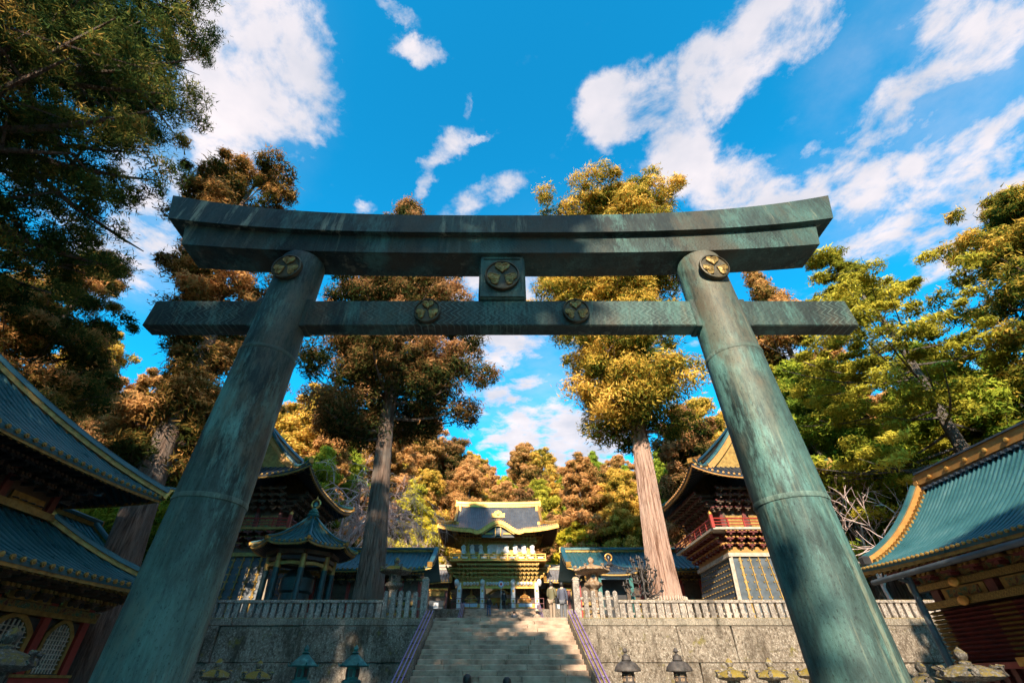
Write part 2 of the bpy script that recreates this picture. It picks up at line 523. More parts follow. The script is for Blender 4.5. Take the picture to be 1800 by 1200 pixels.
def bark_mat(name, a, b, c):
    m, nt, N, L, P = mat_base(name)
    tc = N.new('ShaderNodeTexCoord')
    hs = []
    for (sc, st) in ((3.4, (2.6, 2.6, .16)), (1.1, (1, 1, .35)), (9, (2.2, 2.2, .12))):
        mp = N.new('ShaderNodeMapping'); mp.inputs['Scale'].default_value = st; L.new(tc.outputs['Object'], mp.inputs[0])
        n = N.new('ShaderNodeTexNoise'); n.inputs['Scale'].default_value = sc; n.inputs['Detail'].default_value = 8; n.inputs['Roughness'].default_value = .65
        L.new(mp.outputs[0], n.inputs['Vector']); hs.append(n.outputs[0])
    r = N.new('ShaderNodeValToRGB'); L.new(hs[0], r.inputs[0]); r.color_ramp.elements[0].position = .38; r.color_ramp.elements[0].color = (*a, 1); r.color_ramp.elements[1].position = .6; r.color_ramp.elements[1].color = (*b, 1)
    mx = N.new('ShaderNodeMix'); mx.data_type = 'RGBA'; mr = N.new('ShaderNodeMapRange'); L.new(hs[1], mr.inputs[0]); mr.inputs[1].default_value = .45; mr.inputs[2].default_value = .62
    L.new(mr.outputs[0], mx.inputs[0]); L.new(r.outputs[0], mx.inputs[6]); mx.inputs[7].default_value = (*c, 1)
    L.new(mx.outputs[2], P.inputs['Base Color']); P.inputs['Roughness'].default_value = .95; P.inputs['Specular IOR Level'].default_value = .15
    ad = N.new('ShaderNodeMath'); ad.operation = 'ADD'; L.new(hs[0], ad.inputs[0]); L.new(hs[2], ad.inputs[1])
    bp = N.new('ShaderNodeBump'); bp.inputs['Strength'].default_value = 1.0; bp.inputs['Distance'].default_value = .16; L.new(ad.outputs[0], bp.inputs['Height']); L.new(bp.outputs[0], P.inputs['Normal'])
    return m


def key_pattern(name, gold, dark):
    """gilt band with an incised key fret"""
    m, nt, N, L, P = mat_base(name)
    geo = N.new('ShaderNodeNewGeometry'); sep = N.new('ShaderNodeSeparateXYZ'); L.new(geo.outputs['Position'], sep.inputs[0])
    cb = N.new('ShaderNodeCombineXYZ'); L.new(sep.outputs[1], cb.inputs[0]); L.new(sep.outputs[2], cb.inputs[1])
    br = N.new('ShaderNodeTexBrick'); L.new(cb.outputs[0], br.inputs['Vector'])
    br.inputs['Scale'].default_value = 9.0; br.inputs['Mortar Size'].default_value = .055; br.inputs['Brick Width'].default_value = .42; br.inputs['Row Height'].default_value = .25
    br.inputs['Color1'].default_value = (*gold, 1); br.inputs['Color2'].default_value = (*tuple(.7 * g for g in gold), 1); br.inputs['Mortar'].default_value = (*dark, 1)
    L.new(br.outputs[0], P.inputs['Base Color']); P.inputs['Metallic'].default_value = .6; P.inputs['Roughness'].default_value = .45
    return m


M = {}
M['torii'] = patina('bronze_patina')
M['seam'] = patina('verdigris_seam', mid=(.08, .13, .11), pale=(.22, .34, .29), dark=(.04, .06, .05))
M['torii_pillar'] = patina('bronze_patina_pillar', streak=.55, mid=(.048, .085, .077), pale=(.14, .31, .275), brown=(.115, .09, .058), dark=(.013, .024, .022))
M['torii_beam'] = patina('bronze_patina_streaked', streak=.95)
M['torii_zigzag'] = patina('bronze_patina_zigzag', relief='zigzag', streak=.4)
M['torii_scale'] = patina('bronze_patina_scales', relief='scale', streak=.4)
M['crest'] = mat('gilt_bronze_crest', [(.3, (.14, .09, .03)), (.65, (.40, .27, .09))], 14, .5, .55, .3)
M['crest_rim'] = mat('dark_bronze', [(.3, (.035, .033, .024)), (.7, (.11, .085, .045))], 10, .55, .4, .2)
M['verdigris'] = mat('verdigris', [(.3, (.015, .07, .065)), (.55, (.03, .15, .135)), (.72, (.09, .26, .23))], 5, .6, .2, .3)
M['dark_teal'] = mat('dark_teal_bronze', [(.3, (.012, .03, .032)), (.7, (.03, .07, .07))], 4, .5, .2, .2)
M['iron'] = mat('old_iron', [(.3, (.03, .026, .024)), (.7, (.12, .10, .09))], 6, .7, .3, .4)
M['roof'] = mat('green_copper_roof', [(.25, (.014, .058, .066)), (.5, (.024, .09, .10)), (.66, (.04, .112, .122)), (.78, (.085, .16, .165))], .9, .36, .15, .25, bscale=14, rvar=.1)
M['rib'] = mat('green_copper_rib', [(.25, (.016, .062, .07)), (.5, (.027, .095, .106)), (.66, (.043, .118, .128)), (.78, (.09, .165, .172))], 1.1, .34, .15, .2, bscale=14, rvar=.1)
M['roof_dark'] = mat('dark_copper_roof', [(.3, (.012, .022, .035)), (.7, (.035, .05, .07))], 1.5, .38, .2, .2)
M['roof_slate'] = mat('slate_blue_copper_roof', [(.3, (.05, .06, .075)), (.7, (.12, .13, .145))], 1.5, .4, .2, .2)
M['roof_grey'] = mat('grey_roof', [(.3, (.11, .105, .115)), (.7, (.2, .19, .2))], 2, .5, 0, .3)
M['gold'] = mat('gilding', [(.25, (.30, .135, .03)), (.5, (.56, .29, .065)), (.75, (.74, .44, .13))], 4, .42, .6, .25, bscale=22, rvar=.1)
M['gold_old'] = mat('dull_gilding', [(.25, (.16, .09, .025)), (.55, (.36, .22, .06)), (.8, (.5, .33, .1))], 5, .5, .55, .3, bscale=22)
M['gold_wood'] = mat('ochre_gilt_board', [(.25, (.36, .16, .04)), (.75, (.56, .29, .085))], 3, .45, .3, .15)
M['black'] = mat('black_lacquer', [(.3, (.018, .019, .021)), (.7, (.045, .043, .045))], 3, .35, 0, .1)
M['panel'] = mat('slate_black_panel', [(.3, (.03, .042, .05)), (.7, (.085, .10, .115))], 2.5, .5, 0, .2)
M['brown'] = mat('dark_brown_wood', [(.3, (.045, .027, .016)), (.7, (.12, .068, .038))], 4, .6, 0, .2)
M['red'] = mat('red_lacquer', [(.3, (.20, .018, .014)), (.7, (.36, .04, .025))], 3, .4, 0, .1)
M['red_dark'] = mat('dark_red_lacquer', [(.3, (.085, .016, .014)), (.7, (.18, .032, .025))], 4, .5, 0, .15)
M['white'] = mat('white_shell_lime', [(.3, (.52, .50, .50)), (.7, (.8, .78, .76))], 6, .6, 0, .3)
M['pale_blue'] = mat('pale_blue_paint', [(.3, (.22, .34, .46)), (.7, (.4, .5, .6))], 5, .6, 0, .2)
M['multi'] = mat('painted_carving', [(.22, (.03, .10, .16)), (.38, (.14, .03, .02)), (.5, (.30, .19, .05)), (.62, (.03, .13, .07)), (.78, (.4, .33, .25))], 7, .55, .1, .8, bdist=.08)
M['wall_stone'] = stone_lichen('retaining_wall_stone', (.29, .235, .18), (.46, .40, .325), (.06, .043, .028), moss=.1, speck=13)
M['coping'] = stone_lichen('coping_stone', (.33, .275, .21), (.5, .43, .35), (.1, .085, .06), speck=20, topmoss=.6, mosscol=(.22, .15, .03))
M['step'] = mat('step_stone', [(.3, (.15, .10, .068)), (.43, (.30, .205, .142)), (.55, (.41, .285, .20)), (.72, (.54, .39, .285))], 1.9, .85, 0, .5, bscale=30, bdist=.012)
M['fence'] = stone_lichen('fence_stone', (.42, .35, .29), (.62, .55, .48), (.10, .085, .07), speck=14, topmoss=.5, mosscol=(.25, .17, .04))
M['lantern_stone'] = stone_lichen('lantern_stone', (.27, .23, .19), (.5, .44, .36), (.06, .05, .035), speck=18, topmoss=1.0, mosscol=(.24, .165, .02))
M['lantern_shaded'] = stone_lichen('shaded_lantern_stone', (.17, .15, .13), (.34, .3, .26), (.04, .035, .028), speck=16, topmoss=.45, mosscol=(.17, .12, .02))  # lantern stone again, with the shade put into a darker colour
M['lichen_stone'] = stone_lichen('orange_lichen_stone', (.42, .28, .17), (.62, .5, .4), (.16, .09, .05), speck=10, topmoss=.3, mosscol=(.3, .16, .04))
M['gravel'] = mat('gravel', [(.34, (.15, .135, .115)), (.5, (.27, .245, .215)), (.64, (.40, .37, .33))], 9, .95, 0, .6, bdist=.02)
M['earth'] = mat('forest_floor', [(.3, (.03, .028, .012)), (.7, (.075, .058, .026))], 1.5, .95, 0, .5, bdist=.2)
M['purple'] = mat('purple_painted_pipe', [(.3, (.16, .09, .24)), (.7, (.30, .19, .38))], 6, .5, 0, .1)
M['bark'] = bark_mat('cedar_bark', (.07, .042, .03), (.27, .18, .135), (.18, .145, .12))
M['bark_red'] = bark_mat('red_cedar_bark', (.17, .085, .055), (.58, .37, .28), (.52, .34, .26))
M['bark_grey'] = bark_mat('grey_bark', (.055, .042, .035), (.20, .165, .14), (.16, .135, .12))
M['twig'] = mat('pale_bare_twig', [(.3, (.45, .31, .27)), (.7, (.68, .52, .47))], 4, .9, 0, 0)
M['bamboo'] = mat('bamboo', [(.3, (.3, .24, .17)), (.7, (.5, .42, .34))], 5, .7)
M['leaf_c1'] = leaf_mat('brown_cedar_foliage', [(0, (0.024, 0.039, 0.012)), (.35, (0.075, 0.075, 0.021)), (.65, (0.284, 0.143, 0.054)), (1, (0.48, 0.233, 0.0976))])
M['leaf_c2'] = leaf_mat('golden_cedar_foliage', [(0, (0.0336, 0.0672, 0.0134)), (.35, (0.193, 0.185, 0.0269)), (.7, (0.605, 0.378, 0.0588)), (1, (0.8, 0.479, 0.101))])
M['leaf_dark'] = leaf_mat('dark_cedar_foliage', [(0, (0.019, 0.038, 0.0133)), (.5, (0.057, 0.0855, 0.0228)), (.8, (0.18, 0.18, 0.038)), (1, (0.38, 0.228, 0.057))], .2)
M['leaf_mix'] = leaf_mat('green_cedar_foliage_with_orange_tips', [(0, (0.0252, 0.0448, 0.0126)), (.4, (0.077, 0.098, 0.0224)), (.7, (0.238, 0.168, 0.042)), (1, (0.588, 0.28, 0.098))])
M['leaf_fir'] = leaf_mat('yellow_green_fir_foliage', [(0, (.06, .075, .010)), (.5, (.30, .275, .03)), (1, (.66, .54, .07))])
M['leaf_green'] = leaf_mat('green_foliage', [(0, (0.0299, 0.0673, 0.00897)), (.5, (0.149, 0.209, 0.0239)), (1, (0.389, 0.419, 0.0448))])
M['leaf_yellow'] = leaf_mat('yellow_foliage', [(0, (0.132, 0.132, 0.0096)), (.5, (0.504, 0.42, 0.03)), (1, (0.72, 0.564, 0.06))])
M['leaf_russet'] = leaf_mat('russet_foliage', [(0, (0.0463, 0.0529, 0.0132)), (.3, (0.159, 0.0991, 0.0238)), (.65, (0.503, 0.251, 0.0794)), (1, (0.688, 0.351, 0.132))])
M['skin'] = mat('skin', [(.3, (.45, .27, .19)), (.7, (.52, .33, .24))], 4, .6)
M['hair'] = mat('dark_hair', [(.3, (.008, .007, .006)), (.7, (.02, .017, .015))], 20, .5)
M['key'] = key_pattern('gilt_key_fret', (.55, .36, .10), (.07, .045, .015))


def plain(name, rgb, rough=.7):
    return mat(name, [(.3, tuple(.8 * c for c in rgb)), (.7, rgb)], 8, rough)


# ------------------------------------------------------------------ roofs
V2 = lambda a, b: Vector((a, b, 0))
DISC = {}


def disc_mesh(r, m):
    k = (round(r, 3), m)
    if k not in DISC:
        b = MB(); b.lathe([(r * .9, -.04), (r, .0), (r, .03), (r * .55, .035), (r * .5, .055), (0, .06)], 9)
        # axis turned to face -Y
        b.v = [(x, -z, y) for (x, y, z) in b.v]
        o = b.build('eave_tile', M[m]); DISC[k] = o.data; bpy.data.objects.remove(o)
    return DISC[k]


def g_curve(t, p=.5):
    return t * (1 - p) + p * t * t


def roof_side(par, E0, e, n, W, D, ze, H, a=0.0, b=0.0, da=None, db=None, Dh=None, lift=.3, rib=.3, rr=.045, thick=.12, mroof='roof', mrib='rib', mgold='gold_old', ribs=True, discs=True, rafters=.3, raf_len=1.4, extra=None, p=.5, liftpow=3, fascia=True):
    """one slope of a curved roof: eave starts at E0, runs along e for W; rises along n to depth D. Returns S(x, d)"""
    e = V2(*e); n = V2(*n); E0 = V2(*E0); Dh = Dh or D
    da = D if da is None else da; db = D if db is None else db

    def S(x, d):
        z = ze + H * g_curve(d / Dh, p) + lift * abs(2 * x / W - 1) ** liftpow * max(0, 1 - d / Dh) ** 2
        if extra:
            z += extra(x, d)
        q = E0 + e * x + n * d
        return Vector((q.x, q.y, z))

    def dmx(x):
        m = D
        if a > 0 and x < a - 1e-6:
            m = min(m, da * x / a)
        if b > 0 and x > W - b + 1e-6:
            m = min(m, db * (W - x) / b)
        return m
    secs = []
    if a > 1e-6:
        secs.append((0, a, lambda x: da * x / a))
    if W - a - b > 1e-4:
        secs.append((a, W - b, lambda x: D))
    if b > 1e-6:
        secs.append((W - b, W, lambda x: db * (W - x) / b))
    mb = MB(); NR = 9
    for (x0, x1, fn) in secs:
        k = max(3, int((x1 - x0) / (W / 26)))
        xs = [x0 + (x1 - x0) * i / k for i in range(k + 1)]
        top = [[S(x, fn(x) * j / NR) for j in range(NR + 1)] for x in xs]
        mb.grid(top)
        mb.grid([[q - Vector((0, 0, thick)) for q in r] for r in top][::-1])
        mb.grid([[r[0], r[0] - Vector((0, 0, thick))] for r in top][::-1])
        for r in (top[0], top[-1]):
            mb.grid([[q, q - Vector((0, 0, thick))] for q in r])
    mb.build('roof_slope', M[mroof], par, smooth=True)
    if ribs:
        k = int(W / rib); off = (W - (k - 1) * rib) / 2
        sec = [(-rr, -.01), (rr, -.01), (rr * .8, rr * .8), (0, rr * 1.3), (-rr * .8, rr * .8)]
        ang = math.atan2(-n.x, n.y)
        for i in range(k):
            x = off + i * rib; m = dmx(x)
            if m < .12:
                continue
            nn = max(3, int(8 * m / D))
            mb = MB().sweep([S(x, m * j / nn) for j in range(nn + 1)], sec)
            mb.build('roof_rib', M[mrib], par, smooth=True)
            if discs:
                o = bpy.data.objects.new('eave_tile', disc_mesh(rr * 1.35, mgold))
                o.location = S(x, -.02) + Vector((0, 0, .01)) - ORG[par.name]; o.rotation_euler = (0, 0, ang)
                o.parent = par; COL.objects.link(o); ORG[o.name] = ORG[par.name]
    if fascia:
        mb = MB(); P = [S(W * i / 26, .05) for i in range(27)]
        mb.sweep([q - Vector((0, 0, thick + .10)) for q in P], [(-.03, 0), (.03, 0), (.03, .10), (-.03, .10)])
        mb.build('eave_board', M[mgold], par)
    if rafters:
        k = int(W / rafters); mb = MB(); mg = MB()
        for i in range(k):
            x = (i + .5) * W / k; m = min(raf_len, dmx(x))
            if m < .4:
                continue
            dz = Vector((0, 0, thick + .15))
            P = [S(x, .16) - dz, S(x, m) - dz]
            mb.bar(P, .09, .1)
            mg.bar([S(x, .10) - dz, S(x, .158) - dz], .1, .11)
        if mb.v:
            r0 = mb.build('rafters', M['black' if mgold != 'gold' else 'brown'], par, kind='stuff')
            mg.build('rafter_tips', M['gold' if mgold == 'gold' else 'gold_old'], par, kind='stuff')
    return S


def ridge(par, path, w, h, mtop='roof', mside='gold_old', studs=.0, name='ridge', stud_mat='gold', stud_r=.06, end=True):
    mb = MB().bar(path, w * .8, h * .52); o = mb.build(name, M[mside], par)
    MB().sweep(path, [(-w * .62, h * .52), (w * .62, h * .52), (w * .58, h * .9), (w * .4, h * 1.08), (0, h * 1.15), (-w * .4, h * 1.08), (-w * .58, h * .9)]).build('ridge_cap', M[mtop], o)
    if end:
        for (p0, p1) in ((path[0], path[1]), (path[-1], path[-2])):
            d = (Vector(p0) - Vector(p1)).normalized()
            MB().bar([Vector(p0) - d * .02, Vector(p0) + d * .09], w * 1.15, h * 1.25, lift=-.05).build('ridge_end_tile', M[stud_mat], o)
    return o


def irimoya(par, c, hw, hd, ze, H, u=(1, 0), inset=1.5, lift=.4, rib=.3, ribs=(1, 1, 1, 1), rw=.3, mroof='roof', mrib='rib', mgold='gold_old', mcap='roof', extra=None, rafters=.3, p=.5, rr=.05, gable='gold_old', ridge_h=.45, sides=(1, 1, 1, 1)):
    """hip-and-gable roof: ridge runs along u with half length hw (eaves), half depth hd across"""
    u = Vector((u[0], u[1])); v = Vector((-u.y, u.x)); c = Vector(c[:2])
    kw = dict(lift=lift, rib=rib, mroof=mroof, mrib=mrib, mgold=mgold, rafters=rafters, p=p, rr=rr)
    # order: front (-v), back (+v), -u end, +u end
    S = {}
    if sides[0]:
        S['f'] = roof_side(par, c - u * hw - v * hd, u, v, 2 * hw, hd, ze, H, inset, inset, inset, inset, ribs=ribs[0], discs=ribs[0], extra=extra, **kw)
    if sides[1]:
        S['b'] = roof_side(par, c + u * hw + v * hd, -u, -v, 2 * hw, hd, ze, H, inset, inset, inset, inset, ribs=ribs[1], discs=ribs[1], **kw)
    if sides[2]:
        S['l'] = roof_side(par, c - u * hw + v * hd, -v, u, 2 * hd, inset, ze, H, inset, inset, Dh=hd, ribs=ribs[2], discs=ribs[2], **kw)
    if sides[3]:
        S['r'] = roof_side(par, c + u * hw - v * hd, v, -u, 2 * hd, inset, ze, H, inset, inset, Dh=hd, ribs=ribs[3], discs=ribs[3], **kw)
    zt = ze + H
    P = [Vector((*(c + u * (-(hw - inset) - .15 + (2 * (hw - inset) + .3) * i / 8)), zt - .05 + .12 * abs(i / 4 - 1) ** 3)) for i in range(9)]
    ridge(par, P, rw, ridge_h, mcap, mgold)
    zi = ze + H * g_curve(inset / hd, p)
    for sg in (-1, 1):                       # gable walls and barge boards
        base = c + u * sg * (hw - inset - .06)
        tri = [Vector((*(base - v * (hd - inset)), zi)), Vector((*(base + v * (hd - inset)), zi)), Vector((*base, zt - .02))]
        MB().poly(tri, Vector((u.x * sg * .05, u.y * sg * .05, 0))).build('gable_wall', M[gable], par)
        for s2 in (-1, 1):
            path = [Vector((*(base + u * sg * .16 + v * s2 * (hd - d)), ze + H * g_curve(d / hd, p) - .16)) for d in [inset * .8 + (hd - inset * .8) * i / 8 for i in range(9)]]
            MB().bar(path, .08, .22, -.08).build('barge_board', M['gold' if mgold == 'gold' else 'gold_wood'], par)
    for nm in ('f', 'b'):
        if nm not in S:
            continue
        for x0, sg in ((inset, 1), (2 * hw - inset, -1)):
            ridge(par, [S[nm](x0 + sg * .12, inset * .75 + (hd - inset * .75) * i / 8) for i in range(9)], rw * .7, ridge_h * .62, mcap, mgold, name='descending_ridge')
            ridge(par, [S[nm](x0 - sg * inset * (1 - i / 8) if i < 8 else x0, inset * i / 8) for i in range(9)][:8], rw * .65, ridge_h * .55, mcap, mgold, name='corner_ridge')
    return S


def brackets(par, P0, e, n, W, z, h, proj, step, tiers=3, mbody='brown', mgold='gold_old', mblock='gold_old', name='bracket_cluster'):
    """stepped eave brackets along a wall line; n points outwards"""
    e = Vector(e); n = Vector(n); P0 = Vector(P0)
    k = max(2, int(round(W / step))); a = MB(); b = MB()
    th = h / tiers
    for i in range(k + 1):
        q = P0 + e * (W * i / k)
        for t in range(tiers):
            pr = proj * (t + 1) / tiers; zc = z + th * (t + .32)
            m_ = q + n * (pr / 2)
            a.box((m_.x, m_.y, zc), (step * .16, pr, th * .42), e=e, n=n)
            q2 = q + n * pr
            a.box((q2.x, q2.y, zc + th * .3), (step * (.55 + .14 * t), step * .15, th * .36), e=e, n=n)
            for s_ in (-.38, 0, .38):
                w_ = q2 + e * (step * s_ * (.7 + .18 * t))
                b.box((w_.x, w_.y, zc + th * .58), (step * .19, step * .24, th * .24), e=e, n=n)
                b.box((w_.x + n.x * step * .05, w_.y + n.y * step * .05, zc + th * .43), (step * .13, step * .2, th * .14), e=e, n=n)
    for t in range(tiers):
        pr = proj * (t + .55) / tiers
        m_ = P0 + e * (W / 2) + n * (pr / 2)
        a.box((m_.x, m_.y, z + th * (t + .93)), (W, pr * .86, th * .07), e=e, n=n)
    a.build(name, M[mbody], par, kind='stuff')
    b.build('bearing_blocks', M[mblock], par, kind='stuff')


# ------------------------------------------------------------------ ground, terraces, hill
T1, T2 = 3.88, 7.5
YW = 24.0


def sheet(name, m, pts, z=None):
    b = MB(); b.add([(x, y, z if z is not None else zz[0]) for (x, y, *zz) in pts], [tuple(range(len(pts)))])
    o = b.build(name, M[m]); o['kind'] = 'structure'; return o


sheet('ground', 'gravel', [(-900, -900), (900, -900), (900, 900), (-900, 900)], 0.0)
b = MB(); b.box((0, (YW + .5 + 53.4) / 2, T1 / 2 - .002), (130, 53.4 - YW - .5, T1 - .004)); o = b.build('terrace', M['gravel']); o['kind'] = 'structure'
b = MB(); b.box((0, (53.4 + 70) / 2, T2 / 2 - .002), (130, 70 - 53.4, T2 - .004)); o = b.build('upper_terrace', M['gravel']); o['kind'] = 'structure'


def hill_z(x, y):
    z = T2 - .3
    if y > 66:
        z += (y - 66) * .36 + max(0, -x) * .14 * min(1, (y - 66) / 10)
    if abs(x) > 30:
        z2 = -.2 + max(0, min(1, (abs(x) - 30) / 12)) * (2 + .10 * max(0, y)) + max(0, abs(x) - 34) * .38
        z = max(z if y > 66 else -9, z2)
    elif y < 66:
        z = -.5
    return z + .8 * math.sin(x * .21 + y * .13) * (1 if y > 68 or abs(x) > 36 else 0)


b = MB(); xs = [-260 + 8 * i for i in range(66)]; ys = [-60 + 8 * i for i in range(46)]
b.grid([[(x, y, hill_z(x, y)) for y in ys] for x in xs]); o = b.build('hillside', M['earth'], smooth=True); o['kind'] = 'structure'


# ------------------------------------------------------------------ first stairs
NST, TREAD = 23, .41
RIS = T1 / NST
st = thing('stone_staircase', 'wide flight of worn stone steps leading up from the torii', 'staircase', (0, YW - NST * TREAD, 0))
HWS = 3.0
for k in range(1, NST + 1):
    y0 = YW - (NST - k) * TREAD
    cuts = [-HWS]; x = -HWS + rnd.uniform(.7, 2.2)
    while x < HWS - .7:
        cuts.append(x); x += rnd.uniform(1.1, 2.5)
    cuts.append(HWS)
    for x0, x1 in zip(cuts, cuts[1:]):
        j = rnd.uniform(-.012, .012)
        b = MB().cbox(((x0 + x1) / 2, y0 + .32 + j, (k - .5) * RIS - .03 + rnd.uniform(-.006, .004)), (x1 - x0 - .014, .64, RIS + .06), .016)
        b.build('step_block', M['step'], st)
    if k % 4 == 1:
        y1 = y0
for sx in (-1, 1):                               # sloping side stones
    path = [(sx * 3.22, YW - (NST - k) * TREAD - .1, k * RIS - .30) for k in range(1, NST + 1)]
    for i0 in range(0, NST - 1, 4):
        seg = path[i0:min(i0 + 5, NST)]
        d = (Vector(seg[-1]) - Vector(seg[0])).normalized() * .006
        MB().bar([Vector(seg[0]) + d, Vector(seg[-1]) - d], .40, .44).build('side_stone', M['coping'], st)
    hr = thing('handrail', ('purple three-bar pipe rail down the left edge of the stone stairs', 'purple three-bar pipe rail down the sunlit right edge of the stone stairs')[sx > 0], 'railing', (sx * 3.22, YW, T1), 'purple rails beside the stairs')
    dz = .40
    for q in (-.14, 0, .14):
        MB().tube([(sx * 3.22 + q, YW - (NST - 1) * TREAD - .4, dz - .1), (sx * 3.22 + q, YW - .1, T1 - RIS + dz + .02)], .026, 8).build('bar', M['purple'], hr, smooth=True)
    for i in range(7):
        t = (i + .35) / 7; y = YW - .1 - (NST - 1) * TREAD * (1 - t); z = dz + (T1 - RIS) * t + .05
        c = MB().tube([(sx * 3.22 - .2, y, z - .045), (sx * 3.22 + .2, y, z - .045)], .016, 6)
        c.tube([(sx * 3.22, y, z - .3), (sx * 3.22, y, z - .04)], .018, 6)
        c.build('bracket', M['iron'], hr)

# ------------------------------------------------------------------ retaining wall with coping
for sx in (-1, 1):
    wl = thing('retaining_wall', ('shaded mossy retaining wall of large stone blocks left of the stairs', 'sunlit lichen-speckled retaining wall of large stone blocks right of the stairs')[sx > 0], 'wall', (sx * 12, YW, 0))
    for ci, (z0, z1) in enumerate(((0, 1.0), (1.0, 2.2), (2.2, 3.56))):
        x = 3.44
        while x < 40:
            w = rnd.uniform(1.9, 3.6) if x < 24 else 6
            w = min(w, 40.2 - x)
            if w < .4:
                break
            sk = rnd.uniform(-.05, .05)
            bb = MB().cbox((sx * (x + w / 2), YW + .32 + rnd.uniform(-.035, .035), (z0 + z1) / 2), (w - .018, .6, z1 - z0 - .016), .022)
            # slightly skewed joints
            bb.v = [(vx + sk * (vz - z0), vy, vz) for (vx, vy, vz) in bb.v]
            bb.build('stone_block', M['wall_stone'], wl)
            x += w
    x = 3.44
    while x < 40:
        w = rnd.uniform(2.2, 3.4); w = min(w, 40 - x)
        if w < .3:
            break
        MB().cbox((sx * (x + w / 2), YW + .35, 3.72), (w - .014, .70, .315), .03).build('coping_stone', M['coping'], wl)
        x += w

# ------------------------------------------------------------------ stone fence on the wall
FB = {}


def pick(name, h, w, th, round_top):
    prof = [(-w / 2, 0), (w / 2, 0), (w / 2, h - (w * .4 if round_top else 0))]
    if round_top:
        prof += [(w / 2 * math.cos(a), h - w * .4 + w * .4 * math.sin(a)) for a in [R(q) for q in (30, 60, 90, 120, 150)]]
    prof += [(-w / 2, h - (w * .4 if round_top else 0))]
    return MB().poly([(x, -th / 2, z) for (x, z) in prof], (0, th, 0))


for sx in (-1, 1):
    fn = thing('stone_fence', ('shaded grey stone baluster fence on the wall left of the stairs', 'pale sunlit stone baluster fence on the wall right of the stairs')[sx > 0], 'fence', (sx * 12, YW + .25, T1))
    zc = T1
    proto = None; tall = None
    x = 5.62
    while x < 38:
        w = .225
        loc = (sx * x, YW + .22, zc - .01)
        if x < 24:
            bb = pick('baluster', .60, w + rnd.uniform(-.02, .02), .16, False)
            bb.v = [(vx + loc[0] + rnd.uniform(-.004, .004), vy + loc[1], vz + loc[2]) for (vx, vy, vz) in bb.v]
            bb.build('baluster', M['fence'], fn)
            x += .345
        else:
            if proto is None:
                pb = pick('baluster', .60, w, .16, False); pb.v = [(vx + loc[0], vy + loc[1], vz + loc[2]) for (vx, vy, vz) in pb.v]
                pb.build('baluster', M['fence'], fn); proto = 1
            else:
                pb = pick('baluster', .60, w, .16, False); pb.v = [(vx + loc[0], vy + loc[1], vz + loc[2]) for (vx, vy, vz) in pb.v]
                pb.build('baluster', M['fence'], fn)
            x += .5
    x = 5.45
    while x < 38:
        w = min(2.8, 38 - x)
        MB().cbox((sx * (x + w / 2), YW + .22, zc + .655), (w - .01, .26, .13), .02).build('top_rail', M['fence'], fn)
        MB().cbox((sx * (x + w / 2), YW + .34, zc + .18), (w - .01, .07, .09), .01).build('low_rail', M['fence'], fn)
        x += w
    for i in range(5):
        xx = 3.98 + i * .345
        bb = pick('picket', 1.10 + rnd.uniform(-.03, .03), .2, .15, True); bb.v = [(vx + sx * xx, vy + YW + .22, vz + zc - .01) for (vx, vy, vz) in bb.v]
        bb.build('tall_picket', M['fence'], fn)
    for zz in (.38, .80):
        MB().cbox((sx * 4.6, YW + .345, zc + zz), (1.75, .07, .11), .015).build('cross_rail', M['fence'], fn)
    gp = MB().cbox((sx * 3.56, YW + .22, zc + .72), (.30, .30, 1.46), .02)
    g = gp.build('gate_post', M['fence'], fn)
    MB().lathe([(.19, 1.44), (.20, 1.47), (.20, 1.53), (.235, 1.55), (.225, 1.60), (.12, 1.68), (0, 1.70)], 4, (sx * 3.56, YW + .22, zc), R(45)).build('post_cap', M['fence'], g)

